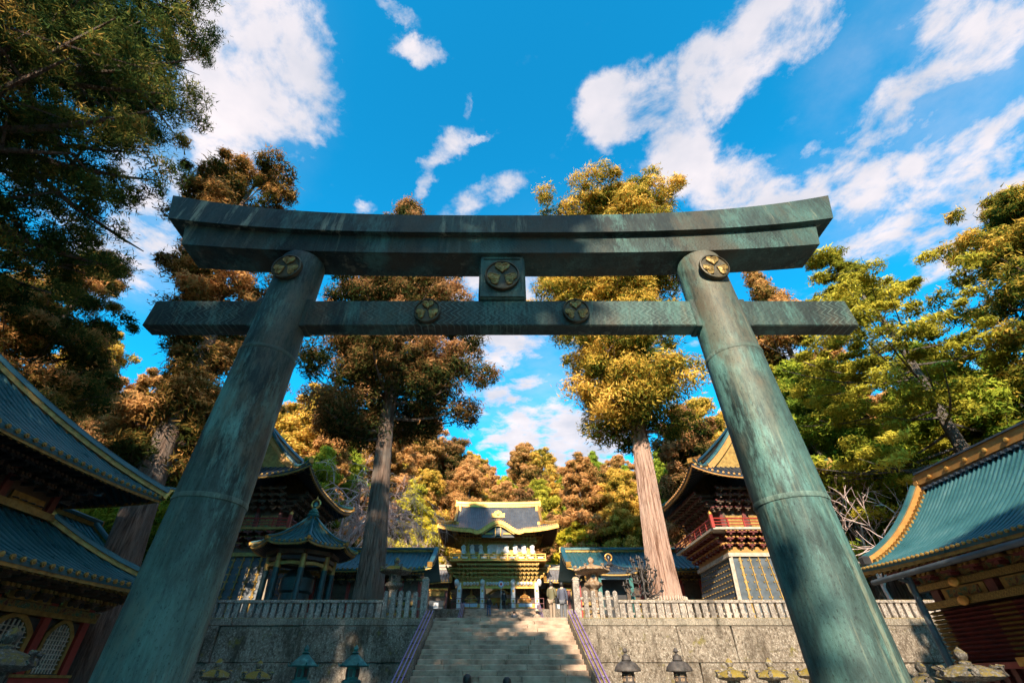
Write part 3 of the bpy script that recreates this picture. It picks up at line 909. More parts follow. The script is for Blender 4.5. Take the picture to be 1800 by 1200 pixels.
# ------------------------------------------------------------------ second stairs up to the gate
Y2 = 53.0; N2 = 21; R2 = (T2 - T1) / N2
st2 = thing('upper_stone_staircase', 'upper flight of pale stone steps in front of the golden gate', 'staircase', (0, Y2 - N2 * .41, T1))
for k in range(1, N2 + 1):
    y0 = Y2 - (N2 - k) * .41
    for x0, x1 in ((-3.6, -1.2 + rnd.uniform(-.5, .5)), None, (1.2, 3.6)) if False else ((-3.6, -1.1), (-1.1, 1.3), (1.3, 3.6)):
        MB().cbox(((x0 + x1) / 2, y0 + .3, T1 + (k - .5) * R2), (x1 - x0 - .015, .62, R2 + .05), .015).build('step_block', M['step'], st2)
for sx in (-1, 1):
    w2 = thing('terrace_wall', ('grey stone terrace wall below the golden gate, left of the upper stairs', 'grey stone terrace wall below the golden gate, right of the upper stairs')[sx > 0], 'wall', (sx * 14, Y2, T1))
    for (z0, z1) in ((T1, 5.1), (5.1, 6.3), (6.3, T2)):
        x = 4.05
        while x < 28:
            w = rnd.uniform(2, 3.4)
            MB().cbox((sx * (x + w / 2), Y2 + .3, (z0 + z1) / 2), (w - .02, .6, z1 - z0 - .016), .02).build('stone_block', M['wall_stone'], w2)
            x += w
    MB().bar([(sx * 3.82, Y2 - N2 * .41, T1), (sx * 3.82, Y2, T2)], .36, .42, -.06).build('side_stone', M['coping'], st2)
    hr = thing('handrail', ('purple pipe rail at the left edge of the upper stairs near the gate', 'purple pipe rail at the right edge of the upper stairs near the gate')[sx > 0], 'railing', (sx * 3.8, Y2, T2), 'purple rails beside the stairs')
    for q in (-.15, 0, .15):
        MB().tube([(sx * 3.8 + q, Y2 - N2 * .41, T1 + .55), (sx * 3.8 + q, Y2, T2 + .55)], .03, 6).build('bar', M['purple'], hr, smooth=True)
    for i in range(4):
        t = (i + .5) / 4; MB().tube([(sx * 3.8, Y2 - N2 * .41 * (1 - t), T1 + (T2 - T1) * t + .2), (sx * 3.8, Y2 - N2 * .41 * (1 - t), T1 + (T2 - T1) * t + .56)], .03, 6).build('post', M['iron'], hr)

# ------------------------------------------------------------------ the bronze torii
YT = 4.2
tr = thing('bronze_torii', 'huge green patinated bronze torii gate with gilded leaf crests, spanning the foreground', 'torii', (0, YT, 0))


def pr_(z):
    return .330 - .0095 * z if z < 5 else .330 - .0095 * z


for sx in (-1, 1):
    def px_(z):
        return sx * (2.68 - .0145 * z)
    zs = [0.0, 1.35, 2.8, 4.4, 5.93]
    for i, (z0, z1) in enumerate(zip(zs, zs[1:])):
        b = MB(); path = []; rs = []
        nn = 8
        for k in range(nn + 1):
            z = z0 + (z1 - z0) * k / nn
            path.append((px_(z), YT, z + (.003 if k == 0 else 0))); rs.append(pr_(z) + (.0 if i % 2 else .004))
        if i == 3:
            path[-1] = (px_(z1 - .04), YT, z1 - .05); rs[-1] = pr_(z1)
            path.append((px_(z1), YT, z1 - .012)); rs.append(pr_(z1) - .02)
            path.append((px_(z1), YT, z1)); rs.append(pr_(z1) - .06)
        b.tube(path, rs, 64)
        b.build('pillar_segment', M['torii_pillar'], tr, smooth=True)
    for z in zs[1:-1]:
        b = MB(); r = pr_(z)
        b.lathe([(r - .02, -.03), (r + .007, -.022), (r + .012, 0), (r + .007, .022), (r - .02, .03)], 64, (px_(z), YT, z)); b.build('pillar_seam', M['seam'], tr, smooth=True)
    MB().lathe([(.5, 0), (.5, .12), (.46, .2), (.42, .42), (.36, .5), (.33, .52)], 40, (px_(0), YT, 0)).build('pillar_foot', M['torii'], tr, smooth=True)
    # drain pipes up the inner side of the pillar
    MB().tube([(px_(0) - sx * .31, YT + .06, 0), (px_(5.4) - sx * .262, YT + .05, 5.4)], .014, 6).build('conduit', M['torii'], tr, smooth=True)


def kz(x, a, X, p=2.9):
    return a * (abs(x) / X) ** p


NK = 44
secs = []
b = MB(); P = []
for i in range(NK + 1):                       # top beam: peaked section, flaring upwards at both ends
    t = -1 + 2 * i / NK
    row = []
    for (yy, zz, X) in ((3.92, 6.23, 4.50), (3.95, 6.62, 4.68), (4.22, 6.74, 4.72), (4.49, 6.62, 4.68), (4.52, 6.23, 4.50)):
        up = .30 if zz < 6.4 else .45
        x = X * t
        row.append(Vector((x, yy, zz + kz(t, up, 1.0))))
    P.append(row + [row[0]])
b.grid(P)
b.f.append(tuple(range(5))); b.f.append(tuple(NK * 6 + j for j in range(4, -1, -1)))
b.build('top_beam', M['torii_beam'], tr)
b = MB(); P = []
for i in range(NK + 1):
    t = -1 + 2 * i / NK; row = []
    for (yy, zz, X) in ((4.00, 5.925, 4.18), (4.00, 6.24, 4.30), (4.43, 6.24, 4.30), (4.43, 5.925, 4.18)):
        row.append(Vector((X * t, yy, zz + kz(t, .17 if zz < 6 else .30, 1.0))))
    P.append(row + [row[0]])
b.grid(P)
b.f.append(tuple(range(4))); b.f.append(tuple(NK * 5 + j for j in range(3, -1, -1)))
b.build('lower_beam', M['torii_scale'], tr)
MB().cbox((0, 4.235, 6.235), (8.3, .36, .05), .01)
b = MB(); b.cbox((0, 4.21, 5.01), (8.34, .20, .385), .012); b.build('tie_beam', M['torii_zigzag'], tr)
for sx in (-1, 1):                               # frames where the tie beam meets pillars
    for q in (-1, 1):
        x = sx * 2.61 + q * .30
        MB().cbox((x, 4.21, 5.01), (.07, .225, .42), .01).build('tie_beam_wedge', M['torii'], tr)
b = MB(); b.cbox((0.02, 4.20, 5.56), (.58, .26, .715), .02); ct = b.build('central_strut', M['torii'], tr)
b = MB()
for (xa, xb, za, zb) in ((-.27, .27, 5.22, 5.26), (-.27, .27, 5.87, 5.91), (-.27, -.235, 5.26, 5.87), (.235, .27, 5.26, 5.87)):
    b.box(((xa + xb) / 2 + .02, 4.064, (za + zb) / 2), (xb - xa, .02, zb - za))
b.build('strut_frame', M['torii'], ct)


def crest(par, c, r, sy=1.0):
    """round boss with three heart-shaped leaves whose stalks meet in the middle; faces -Y"""
    cx, cy, cz = c
    b = MB(); b.lathe([(r, 0), (r * 1.02, .02), (r, .05), (r * .92, .055), (r * .89, .035), (0, .03)], 40)
    b.v = [(x + cx, cy - z, y * sy + cz) for (x, y, z) in b.v]; disc = b.build('crest_disc', M['crest_rim'], par, smooth=True)
    for k in range(3):
        an = R(90 + 120 * k)
        ux, uz = math.cos(an), math.sin(an); vx, vz = -uz, ux

        def W(p, q, h):
            return (cx + r * (ux * p + vx * q), cy - h, cz + r * sy * (uz * p + vz * q))
        out = []
        for i in range(28):                    # heart outline, lobes outward, notch at the stalk
            t = 2 * math.pi * i / 28
            hx = .42 * (math.sin(t) ** 3); hy = (13 * math.cos(t) - 5 * math.cos(2 * t) - 2 * math.cos(3 * t) - math.cos(4 * t)) / 16 * .33
            out.append((.53 + hy * 1.12, hx))
        b = MB(); n = len(out)
        vs = [W(.47, 0, .062)] + [W(p, q, .05) for p, q in out] + [W(p, q, .03) for p, q in out]
        fs = [(0, 1 + (i + 1) % n, 1 + i) for i in range(n)] + [(1 + i, 1 + (i + 1) % n, 1 + n + (i + 1) % n, 1 + n + i) for i in range(n)]
        b.add(vs, fs); lf = b.build('crest_leaf', M['crest'], disc)
        b = MB()
        b.tube([W(p, q, .052) for p, q in out + [out[0]]], r * .028, 5, cap=False)
        for sg in (-1, 0, 1):
            b.tube([W(.70, 0, .056), W(.58, sg * .12, .062), W(.45, sg * .17, .06), W(.32, sg * .12, .054)], r * .02, 5)
        for sg in (-1, 1):
            b.tube([W(.70, 0, .056), W(.74, sg * .16, .06), W(.68, sg * .28, .055)], r * .018, 5); b.tube([W(.70, 0, .056), W(.64, sg * .2, .06), W(.55, sg * .30, .054)], r * .018, 5)
        b.build('crest_veins', M['crest'], disc)


crest(tr, (-2.60, YT - pr_(5.5) - .005, 5.55), .175, 1.1)
crest(tr, (2.60, YT - pr_(5.5) - .005, 5.55), .175, 1.1)
crest(tr, (.02, 4.068, 5.56), .215, 1.12)
crest(tr, (-.865, 4.108, 5.01), .155, 1.12)
crest(tr, (.89, 4.108, 5.01), .155, 1.12)


# ------------------------------------------------------------------ two-storeyed hall on the left
LH = thing('two_storey_hall', 'shaded two-tiered hall with green roofs and gilded lattice windows on the left', 'building', (-19, 11, 0))
# lower walls: red posts, lattice windows, friezes (the facade looks towards +X)
WX = -13.4
cy0, cy1 = 4.2, 17.1
MB().box((-18.9, 10.65, 1.7), (10.7, 12.6, 3.4)).build('wall', M['brown'], LH)
posts = [17.1, 15.55, 13.6, 11.6, 9.6, 7.6]
for y in posts:
    MB().box((WX, y, 1.75), (.26, .26, 3.3)).build('post', M['red'], LH)
MB().box((WX + .05, 11, 1.52), (.34, 12.6, .2)).build('sill_beam', M['red'], LH)
MB().box((WX + .06, 11, 1.66), (.40, 12.6, .07)).build('sill_board', M['gold_old'], LH)
MB().box((WX + .03, 11, 3.10), (.38, 12.7, .12)).build('lintel', M['gold_old'], LH)
MB().box((WX + .06, 11, 3.24), (.30, 12.8, .16)).build('painted_beam', M['multi'], LH)
for i in range(len(posts) - 1):
    ya, yb = posts[i + 1] + .22, posts[i] - .22
    yc, w = (ya + yb) / 2, yb - ya
    pn = MB().box((WX - .02, yc, 2.35), (.1, w + .2, 1.3)).build('window_panel', M['black'], LH)
    # cusped window frame
    n = 18
    def arch(s, zt):
        pts = [(-s, 0), (-s, zt * .66)]
        for k in range(9):
            a = math.pi * k / 8
            pts.append((-s * math.cos(a) * (1 - .22 * abs(math.sin(2 * a))), zt * .70 + zt * .30 * math.sin(a) * (1 if k != 4 else 1.08)))
        return pts + [(s, zt * .66), (s, 0)]
    po, pi_ = arch(w * .50, 1.34), arch(w * .40, 1.22)
    b = MB(); m = len(po)
    vs = [(WX + .10, yc + p, 1.72 + z) for p, z in po] + [(WX + .10, yc + p, 1.72 + z) for p, z in pi_] + [(WX + .02, yc + p, 1.72 + z) for p, z in po] + [(WX + .02, yc + p, 1.72 + z) for p, z in pi_]
    fs = []
    for k in range(m - 1):
        fs += [(k, k + 1, m + k + 1, m + k), (2 * m + k, 2 * m + k + 1, k + 1, k), (m + k, m + k + 1, 3 * m + k + 1, 3 * m + k)]
    b.add(vs, fs); fr = b.build('window_frame', M['gold_old'], LH)
    nx = 8
    for k in range(1, nx):
        yy = yc - w * .40 + w * .8 * k / nx
        hh = 1.0 + .2 * math.sin(math.pi * k / nx)
        MB().box((WX + .065, yy, 1.72 + hh / 2), (.03, .045, hh)).build('lattice_bar', M['bamboo'], fr)
    for k in range(1, 10):
        MB().box((WX + .066, yc, 1.72 + k * .115), (.024, w * .8 - (0 if k < 9 else .25), .03)).build('lattice_bar', M['bamboo'], fr)
    for k in range(4):                          # gilded frog-leg panel with roundels
        b = MB(); b.lathe([(.085, 0), (.085, .03), (.06, .045), (0, .04)], 12); b.v = [(WX + .20 + z, yc + (k - 1.5) * .25 * w / 1.2 + x, 3.45 + y) for (x, y, z) in b.v]
        b.build('roundel', M['black'], LH)
    MB().box((WX + .15, yc, 3.45), (.1, w, .22)).build('frieze_panel', M['gold_old'], LH)
brackets(LH, (WX + .05, 4.6), (0, 1), (1, 0), 12.6, 3.36, .52, .9, .62, 2, 'brown', mblock='gold_old')
brackets(LH, (-23, 17.15), (1, 0), (0, 1), 9.7, 3.36, .5, .9, .7, 2, 'brown')
# skirt roof of the lower storey: eave x = -11.7, y far corner 18.9
Lz, Lh = 3.92, 1.85
roof_side(LH, (-11.7, 2.0), (0, 1), (-1, 0), 16.9, 3.3, Lz, Lh, 0, 3.3, lift=.22, rib=.30, rr=.05, p=.35, rafters=.26)
roof_side(LH, (-11.7, 18.9), (-1, 0), (0, -1), 12, 3.3, Lz, Lh, 3.3, 0, lift=.22, rib=.30, ribs=False, discs=False, p=.35)
ridge(LH, [(-11.7 - 3.3 * t + .1, 18.9 - 3.3 * t - .1, Lz + Lh * g_curve(t, .35) + .22 * (1 - t) ** 3) for t in [i / 8 for i in range(9)]], .26, .26, name='corner_ridge')
MB().box((-14.86, 8.6, Lz + Lh + .06), (.3, 14.4, .2)).build('wall_ridge', M['gold_old'], LH)
# upper storey
MB().box((-19.6, 9.6, 6.0), (9.2, 12.0, 2.2)).build('upper_wall', M['brown'], LH)
for y in (15.4, 13.6, 11.8, 10):
    MB().box((-15.0, y, 6.0), (.22, .22, 2.0)).build('upper_post', M['red_dark'], LH)
for y in (14.5, 12.7, 10.9):
    b = MB().box((-14.97, y, 6.05), (.12, 1.2, .4)).build('upper_frieze', M['gold_old'], LH)
    for k in range(4):
        MB().lathe([(.11, 0), (.11, .02), (0, .02)], 10, (-14.9, y - .45 + .3 * k, 6.05)).build('roundel', M['black'], b)
MB().box((-14.95, 9.6, 5.80), (.2, 12.2, .1)).build('upper_rail', M['gold_old'], LH)
brackets(LH, (-15.0, 4.5), (0, 1), (1, 0), 11.1, 6.4, .75, 1.3, .5, 3, 'black', mblock='brown')
brackets(LH, (-22, 15.65), (1, 0), (0, 1), 7, 6.4, .75, 1.3, .55, 3, 'black', mblock='brown')
Uz, Uh, Ud = 7.0, 6.0, 7.2
roof_side(LH, (-13.2, 1.6), (0, 1), (-1, 0), 16.3, Ud, Uz, Uh, 0, Ud, lift=.28, rib=.30, rr=.05, p=.32, rafters=.26, raf_len=1.6)
roof_side(LH, (-13.2, 17.9), (-1, 0), (0, -1), 14.4, Ud, Uz, Uh, Ud, Ud, lift=.28, rib=.34, ribs=False, discs=False, p=.32, raf_len=1.6)
ridge(LH, [(-13.2 - Ud * t + .05, 17.9 - Ud * t - .05, Uz + Uh * g_curve(t, .32) + .28 * (1 - t) ** 3) for t in [i / 10 for i in range(11)]], .3, .3, name='corner_ridge')
ridge(LH, [(-13.2 - .25, 17.9 - .25, Uz + .5), (-13.2 + .5, 17.9 + .5, Uz + .62)], .2, .16, name='corner_ridge')
# ------------------------------------------------------------------ green-roofed store behind it
SH = thing('rear_storehouse', 'low building with plain green roof behind the left hall and cedar trunk', 'building', (-19, 22, 0))
MB().box((-19.5, 21.6, 2.4), (4.6, 3.4, 4.8)).build('wall', M['red_dark'], SH)
roof_side(SH, (-15.8, 19.9), (0, 1), (-1, 0), 3.6, 4.2, 5.0, 2.6, lift=.1, rib=.34, p=.3, rafters=.3)
roof_side(SH, (-24.2, 23.5), (0, -1), (1, 0), 3.6, 4.2, 5.0, 2.6, lift=.1, ribs=False, discs=False, p=.3)
ridge(SH, [(-20, 19.8, 7.6), (-20, 23.6, 7.6)], .3, .35)
ridge(SH, [(-15.8 - 4.2 * t, 23.3, 5.02 + 2.6 * g_curve(t, .3)) for t in [i / 6 for i in range(7)]], .25, .25, name='verge_ridge')

# ------------------------------------------------------------------ log storehouse on the right
RH = thing('log_storehouse', 'storehouse with sweeping green roof, gold ridge and dark red log walls on the right', 'building', (15, 10, 0))
RX = 13.1
RZ, RHH = 4.32, 2.75
MB().box((15.2, 9.6, 2.3), (3.9, 12.2, 4.2)).build('wall', M['red_dark'], RH)
SR = roof_side(RH, (11.75, 16.4), (0, -1), (1, 0), 15.4, 3.35, RZ, RHH, lift=.16, rib=.175, rr=.032, thick=.1, p=.48, mgold='gold_old', rafters=.26, raf_len=1.3)
roof_side(RH, (18.45, 1.0), (0, 1), (-1, 0), 15.4, 3.35, RZ, RHH, lift=.16, rib=.235, ribs=False, discs=False, p=.48, rafters=0)
# ridge: gold box with bosses and green capping
rp = [(15.1, 16.05 - 15 * i / 10, RZ + RHH - .02 + .1 * (1 - i / 10) ** 3) for i in range(11)]
rd = MB().bar(rp, .32, .34).build('ridge', M['gold_wood'], RH)
MB().sweep(rp, [(-.22, .34), (.22, .34), (.2, .40), (0, .43), (-.2, .40)]).build('ridge_cap', M['roof_dark'], rd)
MB().sweep(rp, [(-.19, .02), (-.165, .02), (-.165, .06), (-.19, .06)]).build('ridge_moulding', M['gold'], rd)
for i in range(16):
    b = MB(); b.lathe([(.07, 0), (.07, .03), (.04, .05), (0, .05)], 12); b.v = [(14.94 - z, 15.5 - .75 * i + x, RZ + RHH + .18 + y) for (x, y, z) in b.v]
    b.build('ridge_boss', M['gold'], rd)
for i in range(44):
    MB().box((14.9, 15.9 - .235 * i, RZ + RHH - .10), (.14, .12, .09)).build('ridge_tile', M['roof_dark'], RH)
for k, z in enumerate((0, .14, .28)):
    MB().box((15.1, 16.12 + .05 * (2 - k), RZ + RHH + .04 + z), (.40 - .04 * k, .18, .12)).build('ridge_end_tile', M['gold_wood'], RH)
vp = [SR(.18, 3.3 - 3.0 * t) for t in [i / 10 for i in range(11)]]
vr = MB().bar(vp, .20, .20).build('verge_ridge', M['gold_wood'], RH)
MB().sweep(vp, [(-.02, .2), (.2, .2), (.2, .27), (.06, .31), (-.02, .27)]).build('ridge_cap', M['rib'], vr)
MB().cbox((vp[-1].x - .12, vp[-1].y, vp[-1].z + .10), (.26, .3, .3), .05).build('ridge_end_tile', M['black'], vr)
for i in range(22):
    t = (i + .5) / 22; q = SR(.40, 3.3 - 3.0 * t)
    MB().box((q.x, q.y, q.z + .06), (.07, .16, .1)).build('verge_tile', M['gold_old'], RH)
bp = [SR(.02, 3.35 - 3.35 * t) - Vector((0, -.02, .30)) for t in [i / 10 for i in range(11)]]
MB().bar(bp, .07, .2).build('barge_board', M['gold_wood'], RH)
# log wall
for i in range(12):
    z = 1.98 + i * .108
    b = MB()
    b.poly([(RX - .02, 15.6, z - .054), (RX - .13, 15.6, z), (RX - .02, 15.6, z + .054)], (0, -11.0, 0)); lg = b.build('wall_log', M['red_dark'], RH)
    for (ya, yb) in ((15.95, 15.45), (13.9, 13.2)):
        MB().poly([(RX - .022, ya, z - .05), (RX - .138, ya, z), (RX - .022, ya, z + .05)], (0, yb - ya, 0)).build('gilt_log_end', M['gold_old'], lg)
for (z, h, ml) in ((3.34, .17, 'key'), (3.80, .16, 'key')):
    bm = MB().box((RX - .1, 10.2, z), (.26, 11.6, h)).build('fret_beam', M[ml], RH)
    for y in (14.4, 11.5):
        b = MB(); b.lathe([(.12, 0), (.12, .04), (.05, .06), (0, .06)], 14); b.v = [(RX - .24 - q, y + x * 1.5, z + yy) for (x, yy, q) in b.v]; b.build('beam_boss', M['gold'], bm)
for y in (15.4, 13.5, 11.5):
    MB().box((RX - .02, y, 3.58), (.2, .28, .3)).build('frieze_block', M['red_dark'], RH)
for y in (14.45, 12.5):
    f = MB().box((RX, y, 3.57), (.16, 1.45, .28)).build('frieze_panel', M['gold_old'], RH)
    MB().lathe([(.5, 0), (.5, .02), (0, .02)], 16)
    b = MB().box((RX - .085, y, 3.57), (.03, 1.1, .19)); b.build('painted_panel', M['multi'], f)
MB().box((RX - .02, 13, 4.05), (.2, 5.6, .34)).build('painted_frieze', M['multi'], RH)
brackets(RH, (RX - .05, 5.0), (0, 1), (-1, 0), 10.8, 3.92, .42, .7, .75, 2, 'red_dark', mblock='gold_old')
MB().box((RX - .12, 11.9, 3.70), (.22, .3, 1.2)).build('gilt_post', M['gold_old'], RH)
MB().box((RX - .1, 10.4, 1.86), (.36, 11.0, .14)).build('floor_beam', M['red'], RH)
for i in range(18):
    MB().box((RX - .02, 15.2 - i * .32, 1.0), (.12, .14, 1.6)).build('base_post', M['red_dark'], RH)
for y in (13.6, 13.1, 11.2):
    MB().box((RX - .3, y, 1.92), (.06, .3, .18)).build('gilt_fitting', M['gold'], RH)
# gutter and downpipe
gt = MB().tube([(11.72, 16.0, RZ - .30), (11.72, 1.5, RZ - .24)], .075, 10).build('gutter', M['panel'], RH, smooth=True)
MB().tube([(12.05, 14.95, RZ - .32), (12.05, 14.95, 0)], .085, 12).build('downpipe', M['panel'], RH, smooth=True)
MB().tube([(11.75, 14.95, RZ - .33), (12.05, 14.95, RZ - .45)], .07, 10).build('pipe_elbow', M['panel'], RH, smooth=True)
# side wall facing the stairs terrace
for k in range(8):
    MB().box((RX + .25 + k * .5, 15.75, 2.9), (.2, .12, 2.2)).build('end_wall_post', M['red_dark'], RH)


# ------------------------------------------------------------------ bell tower and drum tower on the terrace
def tower(sx, label, name):
    cx, cy = sx * 15.35, 30.5
    tw = thing(name, label, 'tower', (cx, cy, T1))
    bx, by, tx, ty = 2.75, 3.0, 2.25, 2.4       # skirt half sizes at bottom and top
    zb, zt = T1, 7.25
    b = MB()
    b.add([(cx - bx, cy - by, zb), (cx + bx, cy - by, zb), (cx + bx, cy + by, zb), (cx - bx, cy + by, zb), (cx - tx, cy - ty, zt), (cx + tx, cy - ty, zt), (cx + tx, cy + ty, zt), (cx - tx, cy + ty, zt)],
          [(0, 1, 5, 4), (1, 2, 6, 5), (2, 3, 7, 6), (3, 0, 4, 7), (4, 5, 6, 7)])
    b.build('skirt', M['panel'], tw)
    k = 9
    for i in range(k + 1):                       # gilt battens on the front
        f = -1 + 2 * i / k
        bt = MB().bar([(cx + bx * f, cy - by - .03, zb), (cx + tx * f, cy - ty - .03, zt)], .10 if 0 < i < k else .2, .05).build('batten', M['gold_old' if 0 < i < k else 'bamboo'], tw)
        if 0 < i < k:
            b = MB()
            for j in range(9):
                t = (j + .5) / 9
                b.box((cx + (bx + (tx - bx) * t) * f - .09, cy - by + (by - ty) * t - .04, zb + (zt - zb) * t), (.07, .05, .07)); b.box((cx + (bx + (tx - bx) * t) * f + .09, cy - by + (by - ty) * t - .04, zb + (zt - zb) * t), (.07, .05, .07))
            b.build('studs', M['gold_old'], bt, kind='stuff')
    for s2 in (-1, 1):                           # boarded sides with rows of studs
        for j in range(11):
            t = (j + .6) / 11.5; xx = cx + s2 * (bx + (tx - bx) * t + .02); yy = by + (ty - by) * t
            b = MB()
            for i in range(13):
                b.box((xx, cy - yy + 2 * yy * (i + .5) / 13, zb + (zt - zb) * t), (.05, .18, .05))
            b.build('stud_row', M['gold_old'], tw)
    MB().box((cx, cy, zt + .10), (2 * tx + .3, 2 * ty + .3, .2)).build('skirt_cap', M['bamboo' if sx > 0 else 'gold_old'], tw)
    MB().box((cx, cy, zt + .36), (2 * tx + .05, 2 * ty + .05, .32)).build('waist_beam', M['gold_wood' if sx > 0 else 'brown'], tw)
    for (P0, e, n, W) in (((cx - tx, cy - ty), (1, 0), (0, -1), 2 * tx), ((cx - tx, cy - ty), (0, 1), (-1, 0), 2 * ty), ((cx + tx, cy - ty), (0, 1), (1, 0), 2 * ty)):
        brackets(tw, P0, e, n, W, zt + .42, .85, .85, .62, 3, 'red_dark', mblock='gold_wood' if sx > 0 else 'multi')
    zf = zt + 1.32
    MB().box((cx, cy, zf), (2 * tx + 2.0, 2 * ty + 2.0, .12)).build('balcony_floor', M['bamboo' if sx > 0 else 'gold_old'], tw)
    rl = MB(); hx, hy = tx + .95, ty + .95
    for zz, rr in ((.20, .03), (.36, .03), (.54, .045)):
        for (p, q) in (((cx - hx, cy - hy), (cx + hx, cy - hy)), ((cx - hx, cy - hy), (cx - hx, cy + hy)), ((cx + hx, cy - hy), (cx + hx, cy + hy))):
            MB().tube([(*p, zf + zz), (*q, zf + zz)], rr, 8).build('railing_bar', M['red'], tw, smooth=True)
    for i in range(8):
        xx = cx - hx + 2 * hx * i / 7
        MB().box((xx, cy - hy, zf + .3), (.07, .07, .5)).build('railing_post', M['red'], tw)
        for s2 in (-1, 1):
            MB().box((cx + s2 * hx, cy - hy + 2 * hy * i / 7, zf + .3), (.065, .068, .5)).build('railing_post', M['red'], tw)
    for s2 in (-1, 1):
        cp = MB().box((cx + s2 * hx, cy - hy, zf + .38), (.17, .17, .72)).build('corner_post', M['red'], tw)
        MB().lathe([(.09, 0), (.11, .04), (.10, .12), (.04, .2), (0, .26)], 12, (cx + s2 * hx, cy - hy, zf + .74)).build('post_finial', M['gold'], cp, smooth=True)
    MB().box((cx, cy, zf + .9), (2 * tx - .3, 2 * ty - .3, 1.75)).build('upper_wall', M['brown'], tw)
    for i in range(4):
        MB().box((cx - tx + .15 + (2 * tx - .3) * i / 3, cy - ty + .13, zf + .9), (.2, .14, 1.7)).build('upper_post', M['red_dark'], tw)
    for i in range(3):
        MB().box((cx - tx + .9 + (2 * tx - .3) * i / 3, cy - ty + .12, zf + .62), (1.0, .1, .75)).build('carved_panel', M['multi' if sx < 0 else 'gold_old'], tw)
    for (P0, e, n, W) in (((cx - tx, cy - ty), (1, 0), (0, -1), 2 * tx), ((cx - tx, cy - ty), (0, 1), (-1, 0), 2 * ty), ((cx + tx, cy - ty), (0, 1), (1, 0), 2 * ty)):
        brackets(tw, P0, e, n, W, zf + 1.15, 1.15, 1.25, .6, 4, 'brown', mblock='red_dark' if sx > 0 else 'brown')
    ze = 11.15
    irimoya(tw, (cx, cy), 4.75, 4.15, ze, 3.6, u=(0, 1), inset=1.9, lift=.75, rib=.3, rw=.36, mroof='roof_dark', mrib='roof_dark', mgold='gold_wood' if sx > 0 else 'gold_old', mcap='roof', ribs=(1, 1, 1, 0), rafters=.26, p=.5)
    return tw


tower(1, 'sunlit bell tower with black skirt, red railing and gold-edged roof behind the right torii pillar', 'bell_tower')
tower(-1, 'shaded drum tower with black skirt and upswept roof behind the left torii pillar', 'drum_tower')

# ------------------------------------------------------------------ octagonal lantern pavilion
KX, KY = -10.75, 26.9
kp = thing('lantern_pavilion', 'small octagonal open pavilion with fluted green roof and gold ring finial', 'pavilion', (KX, KY, T1))
rk, zk = 2.75, 7.25
for i in range(8):
    a0 = R(22.5 + 45 * i); a1 = R(22.5 + 45 * (i + 1))
    p0 = Vector((KX + rk * math.cos(a0), KY + rk * math.sin(a0))); p1 = Vector((KX + rk * math.cos(a1), KY + rk * math.sin(a1)))
    e = (p1 - p0).normalized(); W = (p1 - p0).length; n = Vector((-e.y, e.x)); D = rk * math.cos(R(22.5))
    vis = math.sin((a0 + a1) / 2) < .5
    Sk = roof_side(kp, p0, e, n, W, D, zk, 1.95, W / 2, W / 2, lift=.16, rib=.26, rr=.045, ribs=vis, discs=vis, rafters=.16, raf_len=.9, p=.42, thick=.08)
    ridge(kp, [Sk(0, 0) + (Sk(W / 2, D) - Sk(0, 0)) * 0 + Vector((0, 0, 0))] if False else [Vector((p0.x + (KX - p0.x) * t, p0.y + (KY - p0.y) * t, zk + 1.95 * g_curve(t, .42) + .16 * (1 - t) ** 3)) for t in [0, .1, .2, .35, .5, .65, .8, .92]], .13, .12, name='corner_ridge')
    am = a0
    pc = (KX + 1.65 * math.cos(am), KY + 1.65 * math.sin(am))
    po = MB().tube([(pc[0], pc[1], T1), (pc[0], pc[1], 6.2)], .15, 12).build('column', M['dark_teal'], kp, smooth=True)
    MB().tube([(pc[0], pc[1], 6.2), (pc[0], pc[1], 6.85)], .152, 12).build('gilt_column_head', M['gold_old'], po, smooth=True)
    pd = (KX + 1.65 * math.cos(a1), KY + 1.65 * math.sin(a1))
    MB().bar([(pc[0], pc[1], 6.32), (pc[0] * .5 + pd[0] * .5, pc[1] * .5 + pd[1] * .5, 6.38), (pd[0], pd[1], 6.32)], .12, .16).build('arched_beam', M['gold_old'], kp)
    MB().bar([(pc[0], pc[1], 6.62), (pd[0], pd[1], 6.62)], .16, .16).build('head_beam', M['black'], kp)
    MB().bar([(pc[0], pc[1], 6.86), (pd[0], pd[1], 6.86)], .5, .2).build('eave_beam', M['brown'], kp)
MB().lathe([(.32, 9.12), (.36, 9.2), (.26, 9.28), (.3, 9.36), (.16, 9.5), (.1, 9.6)], 16, (KX, KY, 0)).build('roof_cap', M['verdigris'], kp, smooth=True)
b = MB(); b.tube([(KX + .24 * math.sin(a), KY, 9.84 - .24 * math.cos(a)) for a in [R(14 * k + 12) for k in range(25)]], .055, 8); b.lathe([(0, .0), (.07, .1), (0, .3)], 8, (KX, KY, 10.04)); b.build('ring_finial', M['gold'], kp, smooth=True)
MB().lathe([(0, 9.6), (.14, 9.66), (.15, 9.8), (.1, 9.9), (0, 10.0)], 14, (KX, KY, 0)).build('finial_jewel', M['verdigris'], kp, smooth=True)
b = MB(); b.lathe([(.95, T1), (.95, T1 + .4), (.75, T1 + .5), (.72, 5.2), (.85, 5.3), (.85, 5.9), (.5, 6.3)], 16, (KX, KY, 0)); b.build('bronze_lantern', M['dark_teal'], kp, smooth=True)
MB().lathe([(2.3, 0), (2.3, .22), (2.1, .25)], 8, (KX, KY, T1), R(22.5)).build('plinth', M['fence'], kp)

